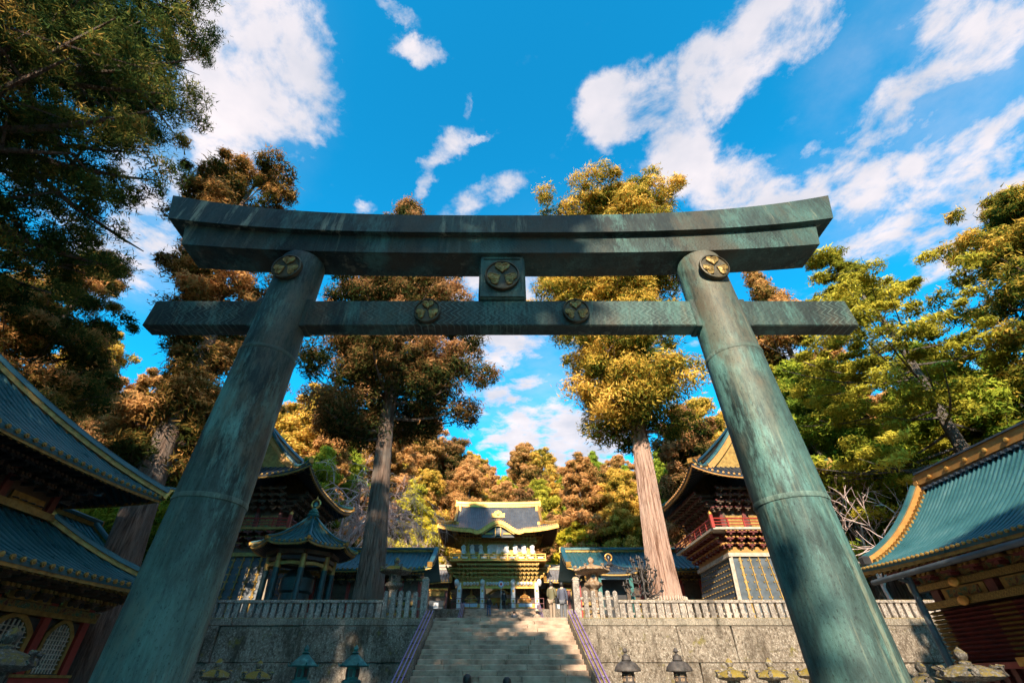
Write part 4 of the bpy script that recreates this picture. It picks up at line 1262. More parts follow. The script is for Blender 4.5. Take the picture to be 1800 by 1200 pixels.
# ------------------------------------------------------------------ green-roofed side halls on the terrace
for sx, x0, x1, lb in ((-1, 4.9, 14.5, 'low hall with green ribbed roof left of the golden gate'), (1, 4.7, 15.5, 'low hall with green ribbed roof right of the golden gate')):
    hl = thing('side_hall', lb, 'building', (sx * 9, 38, T1))
    W = x1 - x0; xl = min(sx * x0, sx * x1)
    roof_side(hl, (xl, 35.6), (1, 0), (0, 1), W, 3.0, 8.0, 1.75, lift=.25, rib=.34, rr=.06, p=.35, rafters=.3, liftpow=6)
    roof_side(hl, (xl + W, 41.6), (-1, 0), (0, -1), W, 3.0, 8.0, 1.75, lift=.25, ribs=False, discs=False, p=.35, rafters=0)
    ridge(hl, [(xl + W * i / 6, 38.6, 9.72) for i in range(7)], .34, .32)
    for xx in (xl + .15, xl + W - .15):
        ridge(hl, [(xx, 35.6 + 3 * t, 8.2 * (1 - t) + 8.2 * t + 1.75 * g_curve(t, .35) - .1 * t) for t in [i / 6 for i in range(7)]], .3, .26, name='verge_ridge')
    MB().box((xl + W / 2, 38.8, (T1 + 8) / 2), (W - 1.8, 3.6, 8 - T1)).build('wall', M['brown'], hl)
    for i in range(7):
        MB().box((xl + .95 + (W - 1.9) * i / 6, 36.9, (T1 + 7.6) / 2), (.22, .22, 7.6 - T1)).build('post', M['red'], hl)
    MB().box((xl + W / 2, 36.88, 6.0), (W - 1.8, .12, .2)).build('beam', M['gold_old'], hl)
    MB().box((xl + W / 2, 36.9, 5.2), (W - 1.9, .08, 1.0)).build('carved_panel', M['multi'], hl)
    brackets(hl, (xl + .9, 36.85), (1, 0), (0, -1), W - 1.8, 7.2, .6, .8, .7, 2, 'brown')
# small black-roofed kiosk
kx, ky = 6.55, 30.0
kk = thing('small_kiosk', 'small black-roofed shrine kiosk with gold ring finial behind the right fence', 'pavilion', (kx, ky, T1))
for q in range(4):
    e = ((1, 0), (0, 1), (-1, 0), (0, -1))[q]; n = ((0, 1), (-1, 0), (0, -1), (1, 0))[q]
    c0 = ((-1.25, -1.25), (1.25, -1.25), (1.25, 1.25), (-1.25, 1.25))[q]
    roof_side(kk, (kx + c0[0], ky + c0[1]), e, n, 2.5, 1.25, 6.6, .62, 1.25, 1.25, lift=.14, rib=.2, rr=.035, mroof='roof_dark', mrib='roof_dark', ribs=q in (0, 3), discs=False, rafters=0, p=.4)
    ridge(kk, [(kx + c0[0] * (1 - t), ky + c0[1] * (1 - t), 6.6 + .62 * g_curve(t, .4) + .14 * (1 - t) ** 3) for t in (0, .25, .5, .75, .95)], .12, .1, 'roof_dark', 'panel', name='corner_ridge')
    MB().box((kx + c0[0] * .72, ky + c0[1] * .72, (T1 + 6.5) / 2), (.2, .2, 6.5 - T1)).build('post', M['verdigris'], kk)
MB().box((kx, ky - .9, 6.42), (2.0, .16, .3)).build('head_beam', M['pale_blue'], kk)
MB().box((kx, ky + .5, 5.2), (1.6, .6, 2.4)).build('back_wall', M['black'], kk)
b = MB(); b.tube([(kx + .2 * math.sin(a), ky, 7.6 - .2 * math.cos(a)) for a in [R(15 * k) for k in range(25)]], .05, 8, cap=False); b.build('ring_finial', M['gold'], kk, smooth=True)
MB().lathe([(.28, 7.12), (.3, 7.2), (.16, 7.3), (.1, 7.42), (.14, 7.55), (.09, 7.68), (0, 7.72)], 12, (kx, ky, 0)).build('finial_jewel', M['black'], kk, smooth=True)

# ------------------------------------------------------------------ the golden gate
GX, GY = -.3, 58.0
yg = thing('golden_gate', 'lavish golden two-storeyed gate with white pillars at the top of the stairs', 'gate', (GX, GY, T2))
MB().box((GX, GY + 2.2, T2 + .2), (10.2, 6.0, .4)).build('plinth', M['step'], yg)
zp = T2 + .4
cols = (-4.37, -1.75, 1.7, 4.37)
for cx_ in cols:
    for yy in (GY, GY + 4.4):
        c = MB().lathe([(.34, 0), (.34, .12), (.27, .2), (.255, .3), (.255, 2.75)], 16, (GX + cx_, yy, zp)).build('pillar', M['white'], yg, smooth=True)
        if yy == GY:
            for zz in (.9, 1.9):
                MB().box((GX + cx_, GY - .25, zp + zz), (.2, .03, .26)).build('pillar_medallion', M['gold'], c)
            for k in range(2):
                hb = MB(); hb.lathe([(.0, -.3), (.2, -.24), (.3, 0), (.24, .2), (.1, .34), (0, .36)], 10, (GX + cx_ + (.0 if abs(cx_) < 3 else math.copysign(.3, cx_)), GY - .2 - .12 * k, zp + 2.65 + .1 * k)); hb.build('carved_beast_head', M['white'], c, smooth=True)
lt = MB().box((GX, GY, zp + 2.62), (9.2, .3, .5)).build('lintel', M['gold'], yg)
for i in range(3):
    xa, xb = cols[i] + .4, cols[i + 1] - .4
    nn = max(3, int((xb - xa) / .32)); b = MB()
    for k in range(nn):
        b.lathe([(0, -.19), (.15, -.1), (.2, .05), (.1, .18), (0, .2)], 8, (GX + xa + (xb - xa) * (k + .5) / nn, GY - .2 - .06 * (k % 2), zp + 2.62))
    b.build('dragon_carving', M['white'], lt, smooth=True, kind='stuff')
    MB().box((GX + (xa + xb) / 2, GY - .12, zp + 2.24), (xb - xa + .3, .12, .16)).build('under_beam', M['gold'], yg)
for sx in (-1, 1):
    xc = GX + sx * 3.05
    MB().box((xc, GY + 1.5, zp + 1.2), (2.2, .1, 2.4)).build('niche_wall', M['brown'], yg)
    MB().box((xc, GY + .1, zp + .35), (2.1, .12, .7)).build('niche_rail', M['gold'], yg)
    MB().box((xc, GY + .02, zp + .55), (1.5, .06, .38)).build('blue_panel', M['pale_blue'], yg)
    for k in range(12):
        MB().box((xc - 1 + 2 * k / 11, GY - .02, zp + .12), (.06, .08, .34)).build('niche_bar', M['gold_wood'], yg)
    s_ = thing('guardian_statue', ('seated golden guardian figure in the left bay of the golden gate', 'seated golden guardian figure in the right bay of the golden gate')[sx > 0], 'statue', (xc, GY + .8, zp + .5))
    b = MB(); b.lathe([(.55, .3), (.75, .42), (.62, .6), (.36, .85), (.34, 1.1), (.42, 1.25), (.2, 1.4), (.12, 1.44), (.17, 1.52), (.19, 1.64), (.12, 1.78), (.05, 1.86), (0, 2.05)], 18, (xc, GY + .8, zp + .25), 0, lambda a, i: 1 + .16 * abs(math.cos(a)) * (i < 7)); b.build('figure', M['gold_wood'], s_, smooth=True)
    for s2 in (-1, 1):
        MB().tube([(xc + s2 * .38, GY + .75, zp + 1.45), (xc + s2 * .62, GY + .6, zp + 1.1), (xc + s2 * .25, GY + .35, zp + 1.02)], [.13, .15, .08], 8).build('sleeve', M['gold_wood'], s_, smooth=True)
    MB().tube([(xc, GY + .75, zp + 2.1), (xc, GY + .75, zp + 2.42)], .03, 6).build('headpiece', M['gold'], s_)
for k, (zz, hh, mm) in enumerate(((2.0, .3, 'white'), (1.55, .5, 'gold'))):
    MB().box((GX, GY + 4.2, zp + zz), (3.0, .14, hh)).build('rear_lintel', M[mm], yg)
# lower brackets, balcony
for (P0, e, n, W, st_) in (((GX - 4.4, GY - .1), (1, 0), (0, -1), 8.8, .46), ((GX - 4.5, GY), (0, 1), (-1, 0), 4.4, .5), ((GX + 4.5, GY), (0, 1), (1, 0), 4.4, .5)):
    brackets(yg, P0, e, n, W, zp + 2.95, 1.55, 1.5, st_, 4, 'gold_old', mblock='gold')
MB().box((GX, GY + 2.2, zp + 3.5), (8.6, 4.6, 1.3)).build('bracket_core', M['gold_old'], yg)
zb = 12.65
MB().box((GX, GY + 1.9, zb), (11.0, 7.5, .14)).build('balcony_floor', M['gold'], yg)
for zz in (.18, .42, .66):
    MB().box((GX, GY - 1.75, zb + zz), (10.9, .08, .07 if zz < .6 else .1)).build('balcony_rail', M['gold'], yg)
for i in range(11):
    MB().box((GX - 5.4 + 10.8 * i / 10, GY - 1.75, zb + .38), (.11, .1, .66)).build('balcony_post', M['gold'], yg)
for i in range(10):
    MB().box((GX - 4.86 + 10.8 * i / 10, GY - 1.71, zb + .3), (.62, .05, .2)).build('balcony_panel', M['white' if i % 2 else 'pale_blue'], yg)
# upper storey: white carved wall
MB().box((GX, GY + 1.75, 14.0), (8.3, 5.1, 2.7)).build('upper_wall', M['gold_old'], yg)
for (xc, w, mm) in ((-2.7, 1.6, 'panel'), (0, 2.4, 'white'), (2.7, 1.6, 'panel')):
    f = MB().box((GX + xc, GY - .86, 14.1), (w, .14, 1.0)).build('gilt_frame', M['gold'], yg)
    MB().box((GX + xc, GY - .94, 14.12), (w - .28, .06, .8)).build('frame_panel', M['roof_grey' if mm == 'panel' else 'white'], f)
for k in range(9):
    xk = GX - 4.0 + 8.0 * k / 8
    b = MB(); b.lathe([(.05, 0), (.26, .12), (.3, .4), (.2, .7), (.28, .95), (.12, 1.2), (0, 1.25)], 9, (xk, GY - 1.1, 13.25), k * .7, lambda a, i: 1 + .2 * math.sin(3 * a + i)); b.build('white_carved_beast', M['white'], yg)
for k in range(14):
    b = MB(); b.lathe([(0, 0), (.2, .08), (.16, .3), (.22, .42), (0, .55)], 7, (GX - 4.1 + 8.2 * k / 13, GY - 1.08, 13.0), k, lambda a, i: 1 + .25 * math.sin(2 * a + i)); b.build('gilt_carving', M['gold' if k % 2 else 'white'], yg)
for (P0, e, n, W, st_) in (((GX - 4.3, GY - .85), (1, 0), (0, -1), 8.6, .46), ((GX - 4.2, GY), (0, 1), (-1, 0), 4.4, .5), ((GX + 4.2, GY), (0, 1), (1, 0), 4.4, .5)):
    brackets(yg, P0, e, n, W, 14.6, 1.2, 1.15, st_, 4, 'gold_old', mblock='gold')
# roof with the undulating front gable
GE, GH = 15.75, 4.0
HWG, HDG = 7.03, 5.1


def bump(x, d):
    t = (x - HWG) / 1.9
    s = 0.0
    if abs(t) < 1.6:
        s = 1.0 * (math.cos(min(1, abs(t) / 1.25) * math.pi) * .5 + .5) - .16 * math.exp(-((abs(t) - 1.25) / .25) ** 2)
    return s * max(0, 1 - d / 4.2) ** 1.6


irimoya(yg, (GX, GY + 2.1), HWG, HDG, GE, GH, u=(1, 0), inset=1.75, lift=.62, rib=.24, rw=.34, mroof='roof_slate', mrib='roof_slate', mgold='gold', mcap='gold', extra=bump, rafters=.3, p=.45, rr=.045, gable='gold', ridge_h=.66, ribs=(1, 0, 1, 1))
P = [Vector((GX - HWG + x, GY + 2.1 - HDG - .02, GE + bump(x, 0) + .62 * abs(x / HWG - 1) ** 3)) for x in [2 * HWG * i / 60 for i in range(61)]]
MB().sweep([q - Vector((0, 0, .34)) for q in P], [(-.06, -.14), (.06, -.14), (.06, .24), (-.06, .24)]).build('gilt_barge_board', M['gold'], yg)
Pi = [q - Vector((0, -.12, .62)) for q in P[22:39]]
MB().sweep(Pi, [(-.05, -.07), (.05, -.07), (.05, .16), (-.05, .16)]).build('inner_arch_board', M['gold_old'], yg)
MB().poly([(q.x, GY - 2.6, q.z - .05) for q in Pi] + [(Pi[-1].x, GY - 2.6, GE - .85), (Pi[0].x, GY - 2.6, GE - .85)], (0, .1, 0)).build('tympanum', M['black'], yg)
MB().box((GX, GY - 2.72, GE - .28), (.5, .1, .85)).build('name_board', M['black'], yg)
for s2 in (-1, 1):
    MB().box((GX + s2 * .3, GY - 2.74, GE - .28), (.09, .12, .95)).build('name_board_frame', M['gold'], yg)
    MB().box((GX + s2 * 1.05, GY - 2.68, GE - .45), (.95, .08, .2)).build('rainbow_beam', M['gold_old'], yg)
cr_ = MB(); cr_.poly([(GX + x, GY - 3.2, GE + 1.2 + z) for (x, z) in ((-.75, .0), (-.8, .5), (-.5, .46), (-.36, .72), (0, .84), (.36, .72), (.5, .46), (.8, .5), (.75, 0))], (0, .3, 0)); co = cr_.build('gable_crest', M['gold'], yg)
b = MB(); b.lathe([(.2, 0), (.2, .06), (.1, .08), (0, .08)], 14); b.v = [(GX + x, GY - 3.2 - z, GE + 1.62 + y) for (x, y, z) in b.v]; b.build('crest_roundel', M['gold_wood'], co)
for s2 in (-1, 1):
    MB().box((GX + s2 * 5.05, GY + 2.0, GE + GH - .25), (.55, 1.0, .9)).build('ridge_ornament', M['gold'], yg)
    MB().box((GX + s2 * 4.95, GY + 2.1 - HDG + 1.6, GE + .9), (.5, .4, .55)).build('ridge_ornament', M['gold'], yg)
# bays beyond the gate: the white inner gate
ig = thing('inner_gate', 'small white and gold inner gate seen through the middle bay of the golden gate', 'gate', (GX, 72, T2))
for s2 in (-1, 1):
    MB().box((GX + s2 * 1.7, 72, T2 + 1.8), (.5, .5, 3.6)).build('pillar', M['white'], ig)
    MB().box((GX + s2 * .75, 72.3, T2 + 1.4), (1.3, .15, 2.8)).build('door', M['white'], ig)
    MB().box((GX + s2 * 3.6, 72.3, T2 + 1.6), (3.4, .3, 3.2)).build('wall', M['white'], ig)
b = MB(); b.sweep([(GX - 2.6 + 5.2 * i / 20, 71.4, T2 + 3.3 + 1.0 * (math.cos((i / 10 - 1) * math.pi) * .5 + .5)) for i in range(21)], [(-.5, 0), (.5, 0), (.5, .2), (-.5, .2)]); b.build('undulating_gable', M['gold'], ig)
MB().poly([(GX - 2.2 + 4.4 * i / 20, 71.75, T2 + 3.3 + 1.0 * (math.cos((i / 10 - 1) * math.pi) * .5 + .5)) for i in range(21)], (0, .1, 0)).build('gable_panel', M['white'], ig)
for k in range(5):
    MB().box((GX - 1.2 + .6 * k, 71.6, T2 + 2.8), (.4, .1, .5)).build('carved_panel', M['gold_old'], ig)

# ------------------------------------------------------------------ corridors beside the gate
for sx in (-1, 1):
    kr = thing('gate_corridor', ('roofed corridor with grey roof and sunlit gilt ridge left of the golden gate', 'roofed corridor with grey roof and sunlit gilt ridge right of the golden gate')[sx > 0], 'building', (sx * 14, 60, T2))
    xl = min(sx * 5.25, sx * 24) + GX; W = 18.75
    roof_side(kr, (xl, 57.9), (1, 0), (0, 1), W, 2.6, 10.75, 1.7, lift=.12, rib=.34, rr=.06, mroof='roof_grey', mrib='roof_grey', mgold='gold', p=.3, rafters=.4)
    roof_side(kr, (xl + W, 63.1), (-1, 0), (0, -1), W, 2.6, 10.75, 1.7, lift=.12, mroof='roof_grey', ribs=False, discs=False, p=.3, rafters=0)
    ridge(kr, [(xl + W * i / 6, 60.5, 12.4) for i in range(7)], .4, .55, 'bamboo', 'bamboo')  # sunlight on the gilt ridge put into this pale colour
    xe = GX + sx * 5.4
    ridge(kr, [(xe, 57.9 + 2.6 * t, 10.85 + 1.7 * g_curve(t, .3)) for t in [i / 6 for i in range(7)]], .3, .3, 'gold', 'gold', name='verge_ridge')
    MB().box((xl + W / 2, 60.6, (T2 + 10.8) / 2), (W - 1, 3.0, 10.8 - T2)).build('wall', M['brown'], kr)
    for i in range(8):
        xx = GX + sx * (5.9 + i * 2.2)
        MB().box((xx, 59.0, (T2 + 10.4) / 2), (.25, .25, 10.4 - T2)).build('post', M['red_dark'], kr)
        p_ = MB().box((xx + sx * 1.1, 59.04, T2 + 1.0), (1.6, .12, 1.0)).build('carved_panel', M['panel'], kr)
        MB().box((xx + sx * 1.1, 58.96, T2 + 1.0), (.55, .06, .6)).build('panel_relief', M['white'], p_)
        MB().box((xx + sx * 1.1, 59.03, T2 + 2.2), (1.7, .1, .5)).build('gilt_panel', M['gold_old'], kr)
    MB().box((xl + W / 2, 58.95, T2 + 2.65), (W - 1, .2, .24)).build('lintel', M['gold'], kr)


# ------------------------------------------------------------------ lanterns
def petals(n, amt):
    return lambda a, i: 1 + amt * (abs(math.cos(n * a / 2)) - .6)


def bronze_lantern(loc, label, m, h=2.36, style='green'):
    x, y, z = loc; s = h / 2.36
    t = thing('bronze_lantern' if style == 'green' else 'iron_lantern', label, 'lantern', loc, 'bronze lanterns before the wall' if style == 'green' else 'iron lanterns before the wall')

    def lt(name, prof, par=t, n=24, mod=None, ph=0.0):
        return MB().lathe([(r * s, q * s) for r, q in prof], n, loc, ph, mod).build(name, M[m], par, smooth=True)
    lt('base', [(.42, 0), (.42, .12), (.34, .2), (.24, .28), (.2, .34)], n=8, ph=.39)
    lt('shaft', [(.15, .34), (.14, .7), (.19, .74), (.19, .8), (.14, .84), (.14, 1.2), (.2, 1.28)])
    lt('platform', [(.2, 1.28), (.36, 1.4), (.38, 1.46), (.33, 1.5), (.33, 1.56), (.27, 1.6)], n=6 if style == 'green' else 16)
    fb = lt('firebox', [(.22, 1.6), (.22, 1.94)], n=6 if style == 'green' else 16)
    k = 6
    for i in range(k):
        a = 2 * math.pi * (i + .5) / k
        if style == 'green':
            MB().box((x + .205 * s * math.cos(a), y + .205 * s * math.sin(a), z + 1.78 * s), (.12 * s, .02, .22 * s), a + math.pi / 2).build('fire_window', M['black'], fb)
        else:
            for j in range(3):
                for q in range(2):
                    MB().box((x + .222 * s * math.cos(a + (j - 1) * .22), y + .222 * s * math.sin(a + (j - 1) * .22), z + (1.71 + .12 * q) * s), (.03 * s, .012, .09 * s), a + (j - 1) * .22 + math.pi / 2).build('lattice_opening', M['lichen_stone'], fb)
    if style == 'green':
        rf = lt('cap', [(.2, 1.93), (.44, 1.95), (.45, 1.98), (.37, 2.06), (.27, 2.16), (.15, 2.26), (.1, 2.3)], n=48, mod=lambda a, i: 1 + (.10 * (abs(math.cos(3 * a)) - .5) if i in (1, 2, 3) else 0))
        for i in range(6):
            a = 2 * math.pi * i / 6
            MB().tube([(x + .38 * s * math.cos(a), y + .38 * s * math.sin(a), z + 2.0 * s), (x + .5 * s * math.cos(a), y + .5 * s * math.sin(a), z + 1.98 * s), (x + .53 * s * math.cos(a), y + .53 * s * math.sin(a), z + 2.06 * s)], [.035, .03, .02], 6).build('cap_scroll', M[m], rf, smooth=True)
        lt('finial', [(.08, 2.3), (.13, 2.34), (.06, 2.38), (.09, 2.44), (.07, 2.5), (0, 2.58)])
    else:
        lt('cap', [(.24, 1.93), (.46, 1.95), (.47, 1.99), (.43, 2.08), (.33, 2.19), (.22, 2.25)], n=32)
        lt('finial', [(.16, 2.25), (.19, 2.29), (.15, 2.34), (.15, 2.42), (.06, 2.45), (.04, 2.5), (.09, 2.55), (.07, 2.62), (0, 2.68)])


def stone_lantern(loc, label, h=2.1, m='lantern_stone', cap=.42, group='mossy stone lanterns'):
    x, y, z = loc; s = h / 2.1
    t = thing('stone_lantern', label, 'lantern', loc, group)
    sd_ = random.Random(int(abs(x * 31 + y * 7) * 10))

    def lt(name, prof, n, ph=0.0, mod=None, jit=.008):
        b = MB().lathe([(r * s, q * s) for r, q in prof], n, loc, ph, mod)
        b.v = [(a + sd_.uniform(-jit, jit), c + sd_.uniform(-jit, jit), d + sd_.uniform(-jit, jit)) for (a, c, d) in b.v]
        return b.build(name, M[m], t, smooth=True)
    lt('base', [(.42, 0), (.43, .16), (.36, .22), (.3, .26)], 6)
    lt('shaft', [(.17, .26), (.155, .6), (.18, .63), (.18, .69), (.155, .72), (.16, 1.06), (.2, 1.1)], 16)
    lt('platform', [(.2, 1.1), (.33, 1.2), (.36, 1.24), (.36, 1.32), (.28, 1.35)], 6)
    fb = lt('firebox', [(.23, 1.35), (.24, 1.5), (.23, 1.66)], 6)
    for a in (-math.pi / 2, math.pi / 6, math.pi * 5 / 6):
        b = MB(); b.lathe([(.07 * s, 0), (.07 * s, .03), (0, .03)], 10); b.v = [(x + (.2 * s + q) * math.cos(a) - p * math.sin(a), y + (.2 * s + q) * math.sin(a) + p * math.cos(a), z + 1.51 * s + r) for (p, r, q) in b.v]
        b.build('fire_window', M['black'], fb)
    k = cap / .42
    cp = lt('cap', [(.24 * k, 1.65), (.44 * k, 1.69), (.50 * k, 1.74), (.47 * k, 1.80), (.38 * k, 1.87), (.24 * k, 1.93), (.13, 1.96)], 36, 0, lambda a, i: 1 + (.14 * (abs(math.cos(3 * a)) - .4) if 0 < i < 4 else 0), .012)
    for i in range(6):
        a = 2 * math.pi * i / 6
        b = MB().tube([(x + .40 * k * s * math.cos(a), y + .40 * k * s * math.sin(a), z + 1.80 * s), (x + .54 * k * s * math.cos(a), y + .54 * k * s * math.sin(a), z + 1.80 * s), (x + .55 * k * s * math.cos(a), y + .55 * k * s * math.sin(a), z + 1.90 * s), (x + .46 * k * s * math.cos(a), y + .46 * k * s * math.sin(a), z + 1.92 * s)], [.06, .07, .06, .04], 7)
        b.build('cap_scroll', M[m], cp, smooth=True)
    lt('finial', [(.12, 1.95), (.13, 2.0), (.07, 2.03), (.12, 2.1), (.13, 2.16), (.08, 2.24), (0, 2.3)], 14)


bronze_lantern((-6.72, 19, 0), 'green bronze lantern before the left wall, next to the mossy lanterns', 'verdigris')
bronze_lantern((-5.0, 19, 0), 'green bronze lantern before the left wall, nearest the stairs', 'verdigris')
bronze_lantern((4.3, 19, 0), 'dark iron lantern with rounded cap before the right wall, nearest the stairs', 'iron', 2.2, 'iron')
bronze_lantern((6.05, 19, 0), 'dark iron lantern with rounded cap before the right wall, next to the mossy lanterns', 'iron', 2.2, 'iron')
stone_lantern((-9.6, 19, 0), 'moss-capped stone lantern before the left wall, beside the left torii pillar', 2.0)
stone_lantern((-8.2, 19, 0), 'moss-capped stone lantern before the left wall, next to the green bronze lanterns', 1.95)
stone_lantern((7.8, 19, 0), 'yellow-mossed stone lantern before the right wall, next to the iron lanterns', 2.0)
stone_lantern((9.15, 19, 0), 'yellow-mossed stone lantern before the right wall, middle of three', 2.0)
stone_lantern((10.45, 18.8, 0), 'yellow-mossed stone lantern at the edge of the right torii pillar', 2.05)
stone_lantern((9.75, 13.0, 0), 'shaded stone lantern with yellow moss just right of the torii pillar', 1.75, 'lantern_shaded')
stone_lantern((10.0, 12.0, 0), 'shaded lichen-grey stone lantern in front of the log storehouse', 1.95, 'lantern_shaded', .5)
stone_lantern((-8.4, 9.3, 0), 'shaded stone lantern at the lower left before the lattice windows', 2.1, 'lantern_shaded')
stone_lantern((4.65, 25.6, T1), 'tall stone lantern with orange lichened cap behind the right fence', 2.62, 'lichen_stone', .56, None)
stone_lantern((-5.35, 25.6, T1), 'tall dark mossy stone lantern behind the left fence', 2.6, 'lantern_stone', .5, None)

# bronze candelabrum
cx_, cy_ = 7.4, 26.4
cd = thing('candelabrum', 'black bronze candelabrum with curling arms in front of the right cedar trunk', 'candelabrum', (cx_, cy_, T1))
MB().lathe([(.5, 0), (.5, .1), (.3, .2), (.1, .3), (.07, .6), (.12, .7), (.06, .8), (.05, 1.6), (.1, 1.7), (.05, 1.8), (.04, 2.9), (.08, 2.96), (0, 3.1)], 14, (cx_, cy_, T1)).build('stem', M['iron'], cd, smooth=True)
for tier, (zz, rr, nn) in enumerate(((1.35, 1.0, 9), (1.95, .72, 8), (2.5, .45, 6))):
    for i in range(nn):
        a = 2 * math.pi * (i + .5 * (tier % 2)) / nn; ca, sa = math.cos(a), math.sin(a)
        am = MB().tube([(cx_ + q * rr * ca, cy_ + q * rr * sa, T1 + zz + w) for q, w in ((.05, 0), (.35, -.18), (.7, -.12), (.95, .08), (1, .3))], [.03, .028, .026, .024, .022], 6).build('arm', M['iron'], cd, smooth=True)
        MB().lathe([(.02, 0), (.10, .05), (.11, .09), (.04, .1), (.03, .22), (0, .25)], 8, (cx_ + rr * ca, cy_ + rr * sa, T1 + zz + .3)).build('candle_cup', M['iron'], am, smooth=True)
        MB().tube([(cx_ + (.45 + .12 * math.cos(q)) * rr * ca, cy_ + (.45 + .12 * math.cos(q)) * rr * sa, T1 + zz + .08 + .12 * math.sin(q)) for q in [R(-90 + 30 * k) for k in range(10)]], .014, 5).build('scroll', M['iron'], am)

# barrier in front of the golden gate
for sx in (-1, 1):
    br = thing('barrier', ('thin dark barrier rail before the left bays of the golden gate', 'thin dark barrier rail before the right bays of the golden gate')[sx > 0], 'barrier', (GX + sx * 3, 55.6, T2))
    for i in range(5):
        MB().box((GX + sx * (1.1 + i * .95), 55.6, T2 + .65), (.05, .05, 1.3)).build('post', M['red_dark'], br)
    for zz in (.35, .8, 1.28):
        MB().box((GX + sx * 3.0, 55.6, T2 + zz), (3.9, .04, .05)).build('rail', M['red_dark'], br)
sg = thing('round_sign', 'small round red, white and blue sign on a post before the golden gate', 'sign', (.05, 54.4, T2))
MB().tube([(.05, 54.4, T2), (.05, 54.4, T2 + 2.3)], .03, 6).build('post', M['white'], sg)
for k, (mm, r0) in enumerate(((plain('sign_blue', (.1, .25, .6)), .32), (M['white'], .25), (plain('sign_red', (.6, .05, .06)), .13))):
    b = MB(); b.lathe([(r0, 0), (r0, .02), (0, .02)], 20); b.v = [(.05 + x, 54.36 - .012 * k - z, T2 + 2.45 + y) for (x, y, z) in b.v]; b.build('sign_face', mm, sg)
# bamboo guard round the foot of the right cedar
bg_ = thing('trunk_guard', 'bamboo guard wrapped around the foot of the right cedar', 'guard', (8.65, 27, T1))
for i in range(44):
    a = 2 * math.pi * i / 44
    MB().tube([(8.65 + 1.08 * math.cos(a), 27 + 1.08 * math.sin(a), T1), (8.65 + 1.0 * math.cos(a), 27 + 1.0 * math.sin(a), T1 + 1.15)], .04, 5).build('bamboo_pole', M['bamboo'], bg_)


# ------------------------------------------------------------------ people
def skin_obj(name, verts, edges, radii, m, parent, root=0, sub=2):
    me = bpy.data.meshes.new(name); me.from_pydata(verts, edges, []); me.materials.append(m)
    o = bpy.data.objects.new(name, me); COL.objects.link(o); o.parent = parent
    md = o.modifiers.new('Skin', 'SKIN'); md.use_smooth_shade = True
    for i, r in enumerate(radii):
        sv = me.skin_vertices[0].data[i]
        sv.radius = r if isinstance(r, tuple) else (r, r); sv.use_root = (i == root)
    o.modifiers.new('Sub', 'SUBSURF').levels = sub
    o.modifiers['Sub'].render_levels = sub
    ORG[o.name] = ORG[parent.name]
    return o


